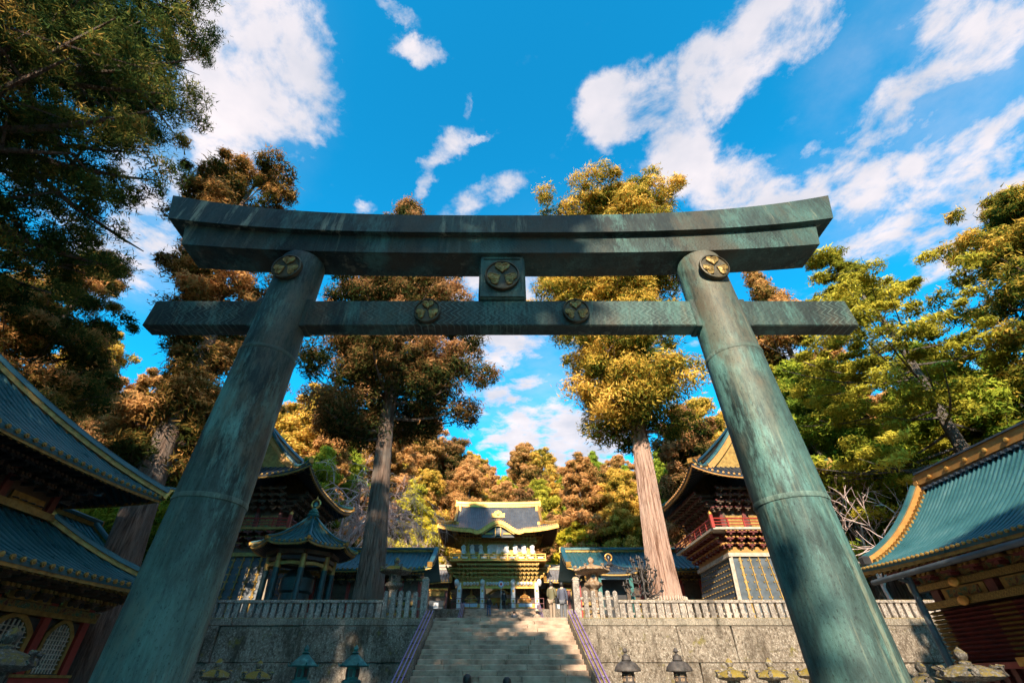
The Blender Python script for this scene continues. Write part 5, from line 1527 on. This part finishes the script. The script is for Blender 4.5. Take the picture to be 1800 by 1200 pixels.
def person(loc, rz, label, jacket, trousers, hair='hair', h=1.7, pose='stand', hat=None, bag=None):
    t = thing('person', label, 'person', loc)
    s = h / 1.7
    st_ = .16 if pose == 'walk' else .02
    V, E, Rr = [], [], []

    def ad(p, r, par=None):
        V.append(tuple(q * s for q in p)); Rr.append(tuple(q * s for q in r) if isinstance(r, tuple) else r * s)
        if par is not None:
            E.append((par, len(V) - 1))
        return len(V) - 1
    # local frame: the person looks towards -Y, +X is their left
    pel = ad((0, 0, .92), (.15, .11)); ch = ad((0, .01, 1.2), (.16, .11), pel); sh = ad((0, .02, 1.38), (.12, .09), ch)
    nk = ad((0, .01, 1.47), .055, sh); hd = ad((0, -.02, 1.57), (.075, .095), nk); ad((0, -.015, 1.66), (.06, .075), hd)
    ad((0, -.115, 1.56), .012, hd)
    arms, legs = [], []
    for q in (-1, 1):
        bend = .18 if (pose == 'hold' or (pose == 'walk' and q > 0)) else .03
        sj = ad((q * .17, .02, 1.37), .062, sh); el = ad((q * .23, .03 - bend * .2, 1.10), .046, sj)
        wr = ad((q * (.24 - bend * .5), -bend * 1.2, .86 + bend), .03, el); pm = ad((q * (.24 - bend * .5), -bend * 1.4, .79 + bend), (.028, .018), wr)
        arms.append((V[sj], V[el], V[wr]))
        for k, (dx, L_) in enumerate(((-.02, .075), (-.007, .085), (.007, .08), (.02, .065))):
            f1 = ad((q * (.24 - bend * .5) + dx * .6, -bend * 1.4 + dx, .75 + bend), .009, pm); ad((q * (.24 - bend * .5) + dx * .6, -bend * 1.4 + dx - .012, .79 - L_ + bend), .007, f1)
        ad((q * (.24 - bend * .5), -bend * 1.4 - .045, .775 + bend), .009, pm)
        hj = ad((q * .085, 0, .86), .085, pel); kn = ad((q * .09, -st_ * q * .5 - .01, .48), .058, hj); an = ad((q * .09, -st_ * q + .02, .09), .038, kn); ad((q * .095, -st_ * q - .12, .035), .03, an)
        legs.append((V[hj], V[kn], V[an]))
    skin_obj('body', V, E, Rr, M['skin'], t)
    jv = [(0, 0, .82 * s), (0, .0, .95 * s), (0, .01, 1.2 * s), (0, .02, 1.40 * s)]; je = [(0, 1), (1, 2), (2, 3)]; jr = [(.175 * s, .135 * s), (.175 * s, .135 * s), (.185 * s, .14 * s), (.10 * s, .085 * s)]
    for (a, b_, c) in arms:
        i = len(jv); jv += [a, b_, c]; je += [(3, i), (i, i + 1), (i + 1, i + 2)]; jr += [.08 * s, .063 * s, .047 * s]
    skin_obj('jacket', jv, je, jr, jacket, t, 1)
    tv = [(0, 0, .9 * s)]; te = []; tr_ = [(.16 * s, .125 * s)]
    for (a, b_, c) in legs:
        i = len(tv); tv += [a, b_, c]; te += [(0, i), (i, i + 1), (i + 1, i + 2)]; tr_ += [.1 * s, .076 * s, .058 * s]
    skin_obj('trousers', tv, te, tr_, trousers, t, 0)
    org0 = ORG[t.name]; ORG[t.name] = Vector((0, 0, 0))
    for (a, b_, c) in legs:
        MB().tube([(c[0], c[1] + .07, .035), (c[0], c[1], .055), (c[0], c[1] - .13, .045), (c[0], c[1] - .19, .03)], [.03, .048, .045, .025], 10).build('shoe', M['black'], t, smooth=True)
    hm = M[hair] if isinstance(hair, str) else hair
    b = MB(); n = 16
    for i in range(7):
        pass
    prof = [(.0, .125), (.055, .115), (.095, .075), (.108, .02), (.105, -.04), (.085, -.09)]
    b.lathe([(r * s, z * s) for r, z in prof[::-1]], n, (0, 0, 0))
    b.v = [(x, y * 1.12 + (.025 if y > 0 else .02 * (z > .03)) * s + (0 if y > -.03 else max(0, (.03 * s - z)) * .9), z + 1.60 * s) for (x, y, z) in b.v]
    b.build('hair', hm, t, smooth=True)
    if hat is not None:
        MB().lathe([(.17, .02), (.115, .03), (.118, .08), (.10, .14), (.0, .165)], 16, (0, -.01, 1.62 * s)).build('hat', hat, t, smooth=True)
    if bag is not None:
        MB().cbox((.02, .17, 1.12 * s), (.32, .16, .42), .05).build('backpack' if bag[0] == 'back' else 'bag', bag[1], t) if bag[0] == 'back' else MB().cbox((-.27, 0, .86 * s), (.12, .32, .26), .03).build('shoulder_bag', bag[1], t)
    ORG[t.name] = org0
    t.rotation_euler = (0, 0, rz)
    return t


c_navy, c_black, c_olive, c_tan, c_blue, c_grey, c_lilac = (plain('cloth_navy', (.02, .025, .05)), plain('cloth_black', (.012, .012, .014)), plain('cloth_olive', (.14, .12, .06)), plain('cloth_tan', (.33, .24, .17)), plain('cloth_blue', (.03, .10, .22)), plain('cloth_grey', (.13, .13, .14)), plain('cloth_slate', (.07, .075, .11)))
person((.35, 54.2, T2), R(180), 'person in black with blue collar standing before the middle bay of the golden gate', c_black, c_black, pose='stand', h=1.78)
person((-1.15, 51.2, T2 - 5 * R2 + .03), R(195), 'person in black coat and blue trousers at the top of the upper stairs', c_black, c_blue, pose='walk')
person((2.55, 25.75, T1), R(150), 'person in olive jacket and tan trousers with black shoulder bag by the right gate post', c_olive, c_tan, pose='hold', bag=('side', c_black), h=1.72)
person((3.1, 26.0, T1), R(165), 'person in slate jacket beside the olive-jacketed walker at the right gate post', c_lilac, c_grey, pose='stand', h=1.74)
person((.93, 36, T1), R(170), 'dark-haired person whose head just shows above the top step', c_grey, c_navy, h=1.62)
person((2.5, 36.0, T1), R(185), 'person in pale hat whose head shows above the top step at right', c_tan, c_grey, h=1.60, hat=plain('hat_straw', (.6, .5, .36)))
person((-.80, 13.6, 0), R(182), 'dark-haired person at the foot of the stone stairs, left of centre', c_black, c_navy, h=1.66, pose='walk')
person((.15, 13.2, 0), R(178), 'person in navy jacket at the foot of the stone stairs, in the middle', c_navy, c_grey, h=1.60, pose='walk')


# ------------------------------------------------------------------ trees
def np_mesh(name, tris, tone, m):
    n = len(tris)
    me = bpy.data.meshes.new(name)
    me.vertices.add(n * 3); me.vertices.foreach_set('co', tris.reshape(-1).astype(np.float32))
    me.loops.add(n * 3); me.loops.foreach_set('vertex_index', np.arange(n * 3, dtype=np.int32))
    me.polygons.add(n); me.polygons.foreach_set('loop_start', np.arange(0, n * 3, 3, dtype=np.int32))
    me.materials.append(m)
    a = me.attributes.new('tone', 'FLOAT', 'FACE'); a.data.foreach_set('value', np.clip(tone, 0, 1).astype(np.float32))
    me.update(calc_edges=True)
    return me


def nrm(a):
    return a / (np.linalg.norm(a, axis=-1, keepdims=True) + 1e-9)


def leaves(rng, C, rad, out, tone, n, L, W, flat=.7, spread=1.0, droop=0.0, tip=.35, jitter=.16):
    """n leaf sprays per clump: C centres, rad radii, out outward directions, tone per clump"""
    K = len(C); idx = np.repeat(np.arange(K), n); m = K * n
    up = np.array([0, 0, 1.0])
    d = nrm(rng.normal(size=(m, 3)) + .45 * out[idx] + .35 * up)
    # uneven lobes on every clump so that it reads as a tuft, not a ball
    ph = rng.random((K, 3)) * 6.28
    lob = 1 + .22 * np.sin(d[:, 0] * 5 + ph[idx, 0]) * np.sin(d[:, 1] * 5 + ph[idx, 1]) + .12 * np.sin(d[:, 2] * 9 + ph[idx, 2])
    rr = rad[idx, None] * (.62 + .45 * rng.random((m, 1))) * lob[:, None]
    rr = np.where(rng.random((m, 1)) < .14, rr * rng.uniform(1.1, 1.5, (m, 1)), rr)
    p = C[idx] + d * rr * np.array([spread, spread, flat])
    tang = rng.normal(size=(m, 3)); tang -= d * (tang * d).sum(1, keepdims=True)
    l = nrm(nrm(tang) * .85 + d * rng.uniform(.1, 1.0, (m, 1)) - up * droop)
    s = nrm(np.cross(l, d + rng.normal(size=(m, 3)) * .35))
    k = .6 + .8 * rng.random((m, 1))
    Lh = L * k * .5; Wh = W * k * .5
    q = np.stack([p - l * Lh + s * Wh, p - l * Lh - s * Wh, p + l * Lh], axis=1)
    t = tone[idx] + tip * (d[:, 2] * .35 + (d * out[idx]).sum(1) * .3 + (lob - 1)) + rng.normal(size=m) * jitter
    return q, t


def trunk_mb(mb, path, r0, r1, rng, n=24, flute=.07, flare=1.3):
    m = len(path); ph = rng.random(6) * 6.28; vs = []
    for i, p in enumerate(path):
        t = i / (m - 1)
        r = r0 + (r1 - r0) * t
        r *= 1 + (flare - 1) * math.exp(-t * m / 2.2) if flare > 1 else 1
        for k in range(n):
            a = 2 * math.pi * k / n
            f = 1 + flute * (math.sin(3 * a + ph[0] + t * 2) + .7 * math.sin(5 * a + ph[1] - t * 3) + .5 * math.sin(8 * a + ph[2]))
            vs.append((p[0] + r * f * math.cos(a), p[1] + r * f * math.sin(a), p[2]))
    fs = [(i * n + k, i * n + (k + 1) % n, (i + 1) * n + (k + 1) % n, (i + 1) * n + k) for i in range(m - 1) for k in range(n)]
    mb.add(vs, fs)


def cedar(name, label, base, H, r0, crown0, prof, Rmax, seed, mleaf, mbark='bark', lean=(0, 0), limbs=60, clumps=5, nleaf=110, L=.42, W=.17, crad=(.7, 1.3), rise=.25, tone0=.45, tone_sd=.2, group=None, cat='tree', tip=.35, flat=.7, inner=.35, az=None, droop=0.0, link=True, nseg=26, limb_r=1.0, tpow=.92):
    """tall conifer: tapered fluted trunk, limbs, foliage clumps carried on the limbs. prof(t) = crown radius share at height share t"""
    rng = np.random.default_rng(seed)
    lx, ly = lean
    wb = rng.random(4) * 6.28
    ax = lambda z: np.array([lx * (z / H) ** 1.3 + .012 * z * math.sin(z * .35 + wb[0]), ly * (z / H) ** 1.3 + .012 * z * math.sin(z * .31 + wb[1]), z])
    mb = MB()
    trunk_mb(mb, [ax(H * .97 * i / nseg) for i in range(nseg + 1)], r0, r0 * .10, rng)
    C, Rd, O, T = [], [], [], []
    for i in range(limbs):
        t = (i + rng.random()) / limbs
        t = t ** tpow
        z0 = crown0 + (H - crown0) * t * .97
        a = rng.random() * 2 * math.pi if az is None else az(rng)
        Lb = Rmax * prof(t) * (.72 + .45 * rng.random())
        if Lb < .3:
            Lb = .3
        p0 = ax(z0); dirv = np.array([math.cos(a), math.sin(a), 0.0])
        rs = rise * (1.0 + .4 * t) + rng.normal() * .12
        pts = [p0 + dirv * Lb * q + np.array([0, 0, Lb * rs * q * q - .10 * Lb * math.sin(q * 3.0) * (1 - t)]) for q in (0, .3, .6, .85, 1.0)]
        w = r0 * (.16 * (1 - t) + .05) * limb_r
        mb.tube([tuple(p) for p in pts], [w, w * .75, w * .5, w * .3, w * .12], 5, cap=False)
        tn = tone0 + rng.normal() * tone_sd
        nc = max(2, int(round(clumps * (.5 + Lb / Rmax))))
        for c in range(nc):
            q = inner + (1 - inner) * (c + rng.random()) / nc
            j = min(3, int(q / .3)); pp_ = pts[0] + dirv * Lb * q + np.array([0, 0, Lb * rs * q * q])
            side = np.array([-dirv[1], dirv[0], 0]) * rng.normal() * Lb * .22 * (.4 + q)
            cr = rng.uniform(*crad) * (.75 + .35 * (1 - t))
            if pp_[2] > H * 1.02:
                pp_[2] = H * 1.02
            C.append(pp_ + side + np.array([0, 0, rng.normal() * .35])); Rd.append(cr)
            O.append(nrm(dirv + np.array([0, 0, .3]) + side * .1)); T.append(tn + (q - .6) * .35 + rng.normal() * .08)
            if rng.random() < .3:
                e_ = C[-1]; mb.tube([tuple(pts[j]), tuple(e_)], [w * .3, w * .08], 4, cap=False)
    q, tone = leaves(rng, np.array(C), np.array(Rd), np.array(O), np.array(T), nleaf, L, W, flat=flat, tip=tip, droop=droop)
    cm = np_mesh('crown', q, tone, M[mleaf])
    t = thing(name, label, cat, base, group)
    o0 = ORG[t.name]; ORG[t.name] = Vector((0, 0, 0))
    tk = mb.build('trunk', M[mbark], t, smooth=True)
    ORG[t.name] = o0
    co = bpy.data.objects.new('crown', cm); co.parent = t; COL.objects.link(co)
    return t


def dome(t):
    return max(.05, math.sin(math.pi * min(1, .22 + .78 * t)) ** .7 * (1 - .25 * t))


def cone(t):
    return max(.06, (1 - t) ** .65 * (.55 + .45 * min(1, t * 5 + .3)))


def rounded(t):
    return max(.2, math.sqrt(max(0, 1 - (max(0, t - .35) / .68) ** 2)) * (.8 + .2 * math.sin(t * 13) ** 2))


def column_(t):
    return max(.1, (1 - t ** 3.5)) * (.55 + .45 * math.sin(math.pi * min(1, t * 1.1)))


def topheavy(t):
    return (.62 + .5 * t ** 1.5) * (1 if t < .86 else max(.12, 1 - ((t - .86) / .14) ** 2 * .8)) * (.8 + .35 * math.sin(t * 9) ** 2)


# the two cedars standing on the terrace
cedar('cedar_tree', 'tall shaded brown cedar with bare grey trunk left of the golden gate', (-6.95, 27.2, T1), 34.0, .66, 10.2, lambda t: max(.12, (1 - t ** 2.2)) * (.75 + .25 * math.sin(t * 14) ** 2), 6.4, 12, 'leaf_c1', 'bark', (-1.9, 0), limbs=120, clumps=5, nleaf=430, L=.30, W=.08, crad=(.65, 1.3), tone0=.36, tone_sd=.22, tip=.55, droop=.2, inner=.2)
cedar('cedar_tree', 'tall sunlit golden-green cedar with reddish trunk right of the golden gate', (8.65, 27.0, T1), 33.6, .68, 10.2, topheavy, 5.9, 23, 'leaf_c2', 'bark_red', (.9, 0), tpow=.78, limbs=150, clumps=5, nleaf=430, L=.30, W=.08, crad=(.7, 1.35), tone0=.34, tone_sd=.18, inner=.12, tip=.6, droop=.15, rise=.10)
cedar('cedar_tree', 'thick-trunked cedar with russet crown behind the left torii pillar', (-15.2, 20.4, 0), 33.0, .78, 9.0, lambda t: (.42 + .2 * math.sin(t * 20)) if t < .35 else topheavy(t), 3.2, 35, 'leaf_russet', 'bark', (-3.8, 0), limbs=70, clumps=5, nleaf=330, L=.30, W=.075, tone0=.24, tone_sd=.2, crad=(.5, 1.1), tip=.6, droop=.2)
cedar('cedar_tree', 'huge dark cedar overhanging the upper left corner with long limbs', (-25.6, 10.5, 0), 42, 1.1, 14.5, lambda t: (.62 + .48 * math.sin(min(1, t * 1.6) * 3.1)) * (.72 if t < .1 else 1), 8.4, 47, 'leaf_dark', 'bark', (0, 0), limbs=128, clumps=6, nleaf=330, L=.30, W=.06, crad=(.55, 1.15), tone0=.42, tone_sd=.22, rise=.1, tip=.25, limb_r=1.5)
cedar('cedar_tree', 'brown-tipped cedar with spreading limbs at the left edge above the hall roof', (-32.0, 26.5, T1 - .3), 27, .9, 8.0, lambda t: max(.15, 1 - t ** 3) * (.85 + .25 * math.sin(t * 11) ** 2) + .2 * (1 - t), 5.0, 59, 'leaf_mix', 'bark', (-1, 0), limbs=66, clumps=5, nleaf=300, L=.32, W=.08, tone0=.28, tone_sd=.25, tip=.6, droop=.2, crad=(.55, 1.15))
cedar('fir_tree', 'yellow-green tree with pale trunk and flat sprays above the log storehouse', (24.0, 22.0, 0), 26.0, .48, 8.5, lambda t: (1.0 if t < .5 else max(.16, 1 - (t - .5) / .45)) * (.7 + .35 * math.sin(t * 12) ** 2), 7.2, 61, 'leaf_fir', 'bark_grey', (-.6, 0), limbs=64, clumps=5, nleaf=250, L=.26, W=.075, crad=(.4, .95), tone0=.5, tone_sd=.2, rise=.1, flat=.38, tip=.2, droop=.2, az=lambda g: R(-55) + g.random() * R(290), inner=.25)
cedar('cedar_tree', 'tall olive-gold cedar at the right edge of the view', (32.5, 18.5, 0), 28, .9, 7, lambda t: max(.2, 1 - t ** 4) * (.8 + .25 * math.sin(t * 10) ** 2), 6.4, 73, 'leaf_c2', 'bark', (1.5, 0), limbs=96, clumps=5, nleaf=330, L=.30, W=.08, tone0=.2, tone_sd=.2, tip=.55, crad=(.55, 1.15), droop=.2)
cedar('cedar_tree', 'slim russet cedar behind the right end of the torii tie beam', (25.5, 33.0, T1), 31.5, .6, 7, column_, 3.6, 79, 'leaf_russet', 'bark', (.5, 0), limbs=56, clumps=4, nleaf=240, L=.36, W=.13, tone0=.4, tone_sd=.22)
for (x, y, h, rm, sd_, lb) in ((21.5, 29, 17, 4.6, 83, 'dark green tree between the bell tower and the log storehouse'), (34, 31, 20, 5.5, 84, 'green tree far right behind the pale-trunked tree'), (28.5, 25, 14, 4.6, 85, 'low green tree directly behind the log storehouse roof'), (-24.5, 33, 16, 4.0, 86, 'green tree behind the drum tower at the far left')):
    cedar('evergreen_tree', lb, (x, y, T1), h, .4, 3.0, dome, rm, sd_, 'leaf_green', 'bark_grey', limbs=54, clumps=4, nleaf=260, L=.32, W=.11, tone0=.5, tone_sd=.2, flat=.5)

# forest on the hillside: a few kinds, then copies that share their meshes
FOR = []
kinds = [('cedar_tree', 'russet cedar in the hillside forest', 'leaf_russet', rounded, 4.2, 24, .5, .55),
         ('cedar_tree', 'golden cedar in the hillside forest', 'leaf_c2', rounded, 4.3, 24, .5, .6),
         ('cypress_tree', 'green cypress in the hillside forest', 'leaf_green', column_, 3.8, 21, .42, .6),
         ('cedar_tree', 'brown round-topped cedar in the hillside forest', 'leaf_russet', dome, 5.0, 23, .5, .35),
         ('broadleaf_tree', 'yellow-green broad-crowned tree in the hillside forest', 'leaf_fir', dome, 5.0, 18, .4, .55),
         ('cedar_tree', 'dark olive cedar in the hillside forest', 'leaf_c1', rounded, 4.2, 23, .5, .45)]
slots = []
fr = random.Random(5)
for row, (Y0, dx, sc0) in enumerate(((70, 6.0, .62), (79, 6.5, .78), (90, 7, .95), (103, 7.5, 1.05), (118, 9, 1.12))):
    xm = 62 + row * 16
    x = -xm
    while x < xm:
        y = Y0 + fr.uniform(-3, 3)
        if not (Y0 < 75 and abs(x + .3) < 9):
            slots.append((x + fr.uniform(-1.5, 1.5), y, sc0 * fr.uniform(.85, 1.18)))
        x += dx * fr.uniform(.8, 1.2)
slots += [(-29, 60, 1.25), (-24, 66, 1.2), (-34, 56, 1.25), (-20, 75, 1.15), (-14, 81, 1.15), (-9, 86, 1.1), (30, 60, 1.15), (25, 66, 1.1), (-39, 62, 1.3)]
for i in range(46):                               # undergrowth between the trunks
    y = fr.uniform(67, 108); slots.append((fr.uniform(-.75, .75) * y, y, fr.uniform(.34, .5)))
for sx in (-1, 1):                                # flanks of the clearing
    for Y0 in (42, 50, 58, 66):
        for x in (30, 37, 45, 54):
            slots.append((sx * (x + fr.uniform(-2, 2)), Y0 + fr.uniform(-3, 3), fr.uniform(.8, 1.1)))
    for (x, y) in ((20, 47), (25, 52), (22, 57), (27, 44), (17, 64), (12.5, 66)):
        slots.append((sx * (x + fr.uniform(-1, 1)), y, fr.uniform(.75, 1.0)))


def seen(x, y, z, h):
    for zz in (z + h * .35, z + h * .7, z + h):
        dep = y * .8 + (zz - HC) * .6
        if dep > 1:
            px_1 = 880 + 800 * x / dep; py_1 = 600 - 800 * ((zz - HC) * .8 - y * .6) / dep
            if -170 < px_1 < 1970 and py_1 > -100:
                return px_1
    return None


slots = [q for q in slots if seen(q[0], q[1], max(T1, hill_z(q[0], q[1])), 24 * q[2]) is not None]


def zone(x, y):
    px_1 = seen(x, y, max(T1, hill_z(x, y)), 20) or 0
    for lim, nm in ((120, 'at the far left edge'), (330, 'left of the left torii pillar'), (560, 'above the drum tower'), (700, 'behind the shaded cedar trunk'), (800, 'just left of the golden gate'), (960, 'directly above the golden gate roof'), (1110, 'just right of the golden gate'), (1260, 'beside the sunlit cedar trunk'), (1450, 'behind the right torii pillar'), (1640, 'above the log storehouse')):
        if px_1 < lim:
            return nm
    return 'at the far right edge'


protos = []
for i, (nm, lb, ml, pf, rm, h, r0, tn) in enumerate(kinds):
    for v in range(2):
        x, y, s_ = slots[i * 2 + v]
        t = cedar(nm, lb, (0, 0, 0), h, r0, h * (.28 if i != 4 else .2), pf, rm, 200 + i * 7 + v, ml, 'bark_grey', (fr.uniform(-.6, .6), 0), limbs=56, clumps=4, nleaf=230, L=.42, W=.15, crad=(.65, 1.3), tone0=tn - .02, tone_sd=.17, tip=.5, droop=.15, group=lb.replace('tree in', 'trees in').replace('cedar in', 'cedars in').replace('cypress in', 'cypresses in'), nseg=12)
        protos.append(t)
order = list(range(len(slots))); 
used = set()
for j, (x, y, s_) in enumerate(slots):
    z = hill_z(x, y) - .3 if (y > 68 or abs(x) > 34) else (T2 if y > 53.5 else T1) - .1
    k = fr.choices(range(6), (2.2, 3, 2.6, 2.2, 2.4, 2))[0] * 2 + fr.randrange(2)
    sc = (s_ * fr.uniform(.9, 1.1), s_ * fr.uniform(.9, 1.1), s_)
    lab = kinds[k // 2][1].replace('in the hillside forest', 'in the forest ' + zone(x, y))
    if k not in used:
        used.add(k); t = protos[k]; t['label'] = lab; t.location = (x, y, z); t.scale = sc; t.rotation_euler = (0, 0, fr.uniform(0, 6.28))
    else:
        t = dup(protos[k], (x, y, z), fr.uniform(0, 6.28), lab, sc)
for k, t in enumerate(protos):
    if k not in used:
        t.location = (-60 - 5 * k, 95, hill_z(-60 - 5 * k, 95)); 

# yellow round-headed trees beside the gate
yt = cedar('yellow_tree', 'bright yellow-green rounded tree behind the corridor left of the golden gate', (-10.4, 66.0, T2), 12.2, .3, 2.0, lambda t: math.sqrt(max(.02, 1 - (1.25 * t - .3) ** 2)) if t < .99 else .1, 3.5, 301, 'leaf_yellow', 'bark_grey', limbs=60, clumps=4, nleaf=170, L=.4, W=.17, crad=(.55, .95), tone0=.5, tone_sd=.14, group='yellow trees flanking the gate', nseg=10)
dup(yt, (10.6, 66.0, T2), 2.1, 'bright yellow-green rounded tree behind the corridor right of the golden gate', (1, 1, .92))

# unseen cedars shading the left half; others added to block sun and sky light
SHADE = ((-8.6, -15, 1.0, .4, 'left of the path, nearest'), (-17.5, -13, 1.15, 1.9, 'by the left hall'), (-13.5, -25, 1.2, 3.0, 'farther back on the left'), (-5.6, -17, .74, 2.2, 'smaller, close to the path'), (8.2, -12, .55, 4.1, 'in line with the right storehouse'), (16.6, -3, .8, 2.9, 'beside the right storehouse'), (-2, -42, .5, 1, 'low and far back in the middle'), (9, -40, .5, 2, 'low and far back right of the middle'), (20, -32, .8, 3, 'far back on the right'), (29, -20, .9, 5, 'right of the path'), (-27, -22, 1.1, 2.5, 'far back on the left'), (-31, -6, 1.0, .9, 'beyond the left hall'), (-21, -32, 1.2, .2, 'tallest at the back left'), (-38, -18, 1.1, 1.2, 'far left'), (14, -46, .75, 3.9, 'at the back right'), (38, -28, 1.1, 5.2, 'far right'), (-7, -52, .7, 2.2, 'at the back'), (31, -6, .9, 4.6, 'beyond the storehouse'), (23.5, 8, .5, 3.3, 'close behind the log storehouse'))
sp = None
for (x, y, s_, rz_, lb) in SHADE:
    lab = 'unseen light-blocking cedar around the viewpoint, ' + lb
    if sp is None:
        sp = cedar('cedar_tree', lab, (x, y, 0), 33, .9, 7, cone, 6.6, 401, 'leaf_dark', 'bark', limbs=64, clumps=4, nleaf=52, L=.62, W=.34, crad=(.8, 1.5), group='unseen light-blocking cedars around the viewpoint', nseg=12)
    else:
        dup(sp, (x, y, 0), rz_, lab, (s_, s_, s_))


def bare_tree(name, label, base, H, spread, seed, weeping=False, depth=5, r0=.16, n0=5):
    rng = random.Random(seed); mb = MB(); tw = MB()
    UPV = Vector((0, 0, 1))

    def grow(p, d, L, r, lev):
        pts = [p]; q = p.copy(); dd = d.copy()
        ns = 3
        for k in range(ns):
            dd = (dd + Vector((rng.gauss(0, .16), rng.gauss(0, .16), rng.gauss(0, .12) + (-.22 if weeping and lev >= 2 else .05)))).normalized()
            q = q + dd * (L / ns); pts.append(q.copy())
        (mb if lev < 2 else tw).tube(pts, [r * (1 - .6 * k / ns) for k in range(ns + 1)], 5 if lev < 2 else 3, cap=False)
        if lev >= depth:
            return
        kids = n0 if lev == 0 else rng.choice((3, 4, 4, 5))
        for k in range(kids):
            t = rng.uniform(.35, 1.0); i = min(ns - 1, int(t * ns)); s0 = pts[i].lerp(pts[i + 1], t * ns - i)
            ax_ = Vector((rng.gauss(0, 1), rng.gauss(0, 1), rng.gauss(0, .5))).normalized()
            nd = (dd * .75 + ax_ * spread).normalized()
            grow(s0, nd, L * rng.uniform(.55, .8), max(r * .5, .02), lev + 1)
    t = thing(name, label, 'tree', base)
    o0 = ORG[t.name]; ORG[t.name] = Vector((0, 0, 0))
    grow(Vector((0, 0, 0)), UPV, H * .42, r0, 0)
    mb.build('trunk', M['twig'], t); tw.build('twigs', M['twig'], t, kind='stuff')
    ORG[t.name] = o0


bare_tree('bare_cherry_tree', 'bare weeping cherry with pinkish twigs behind the drum tower', (-16.6, 44.5, T1), 22, .8, 3, True, 5, .3, 9)
bare_tree('bare_cherry_tree', 'bare pale-twigged tree between the right torii pillar and the storehouse roof', (19.9, 26.3, T1), 10.0, .7, 9, False, 4, .12, 6)
bare_tree('bare_shrub', 'bare greyish tree left of the golden gate roof', (-9.8, 63.4, T2), 13, .8, 14, False, 4, .14, 6)
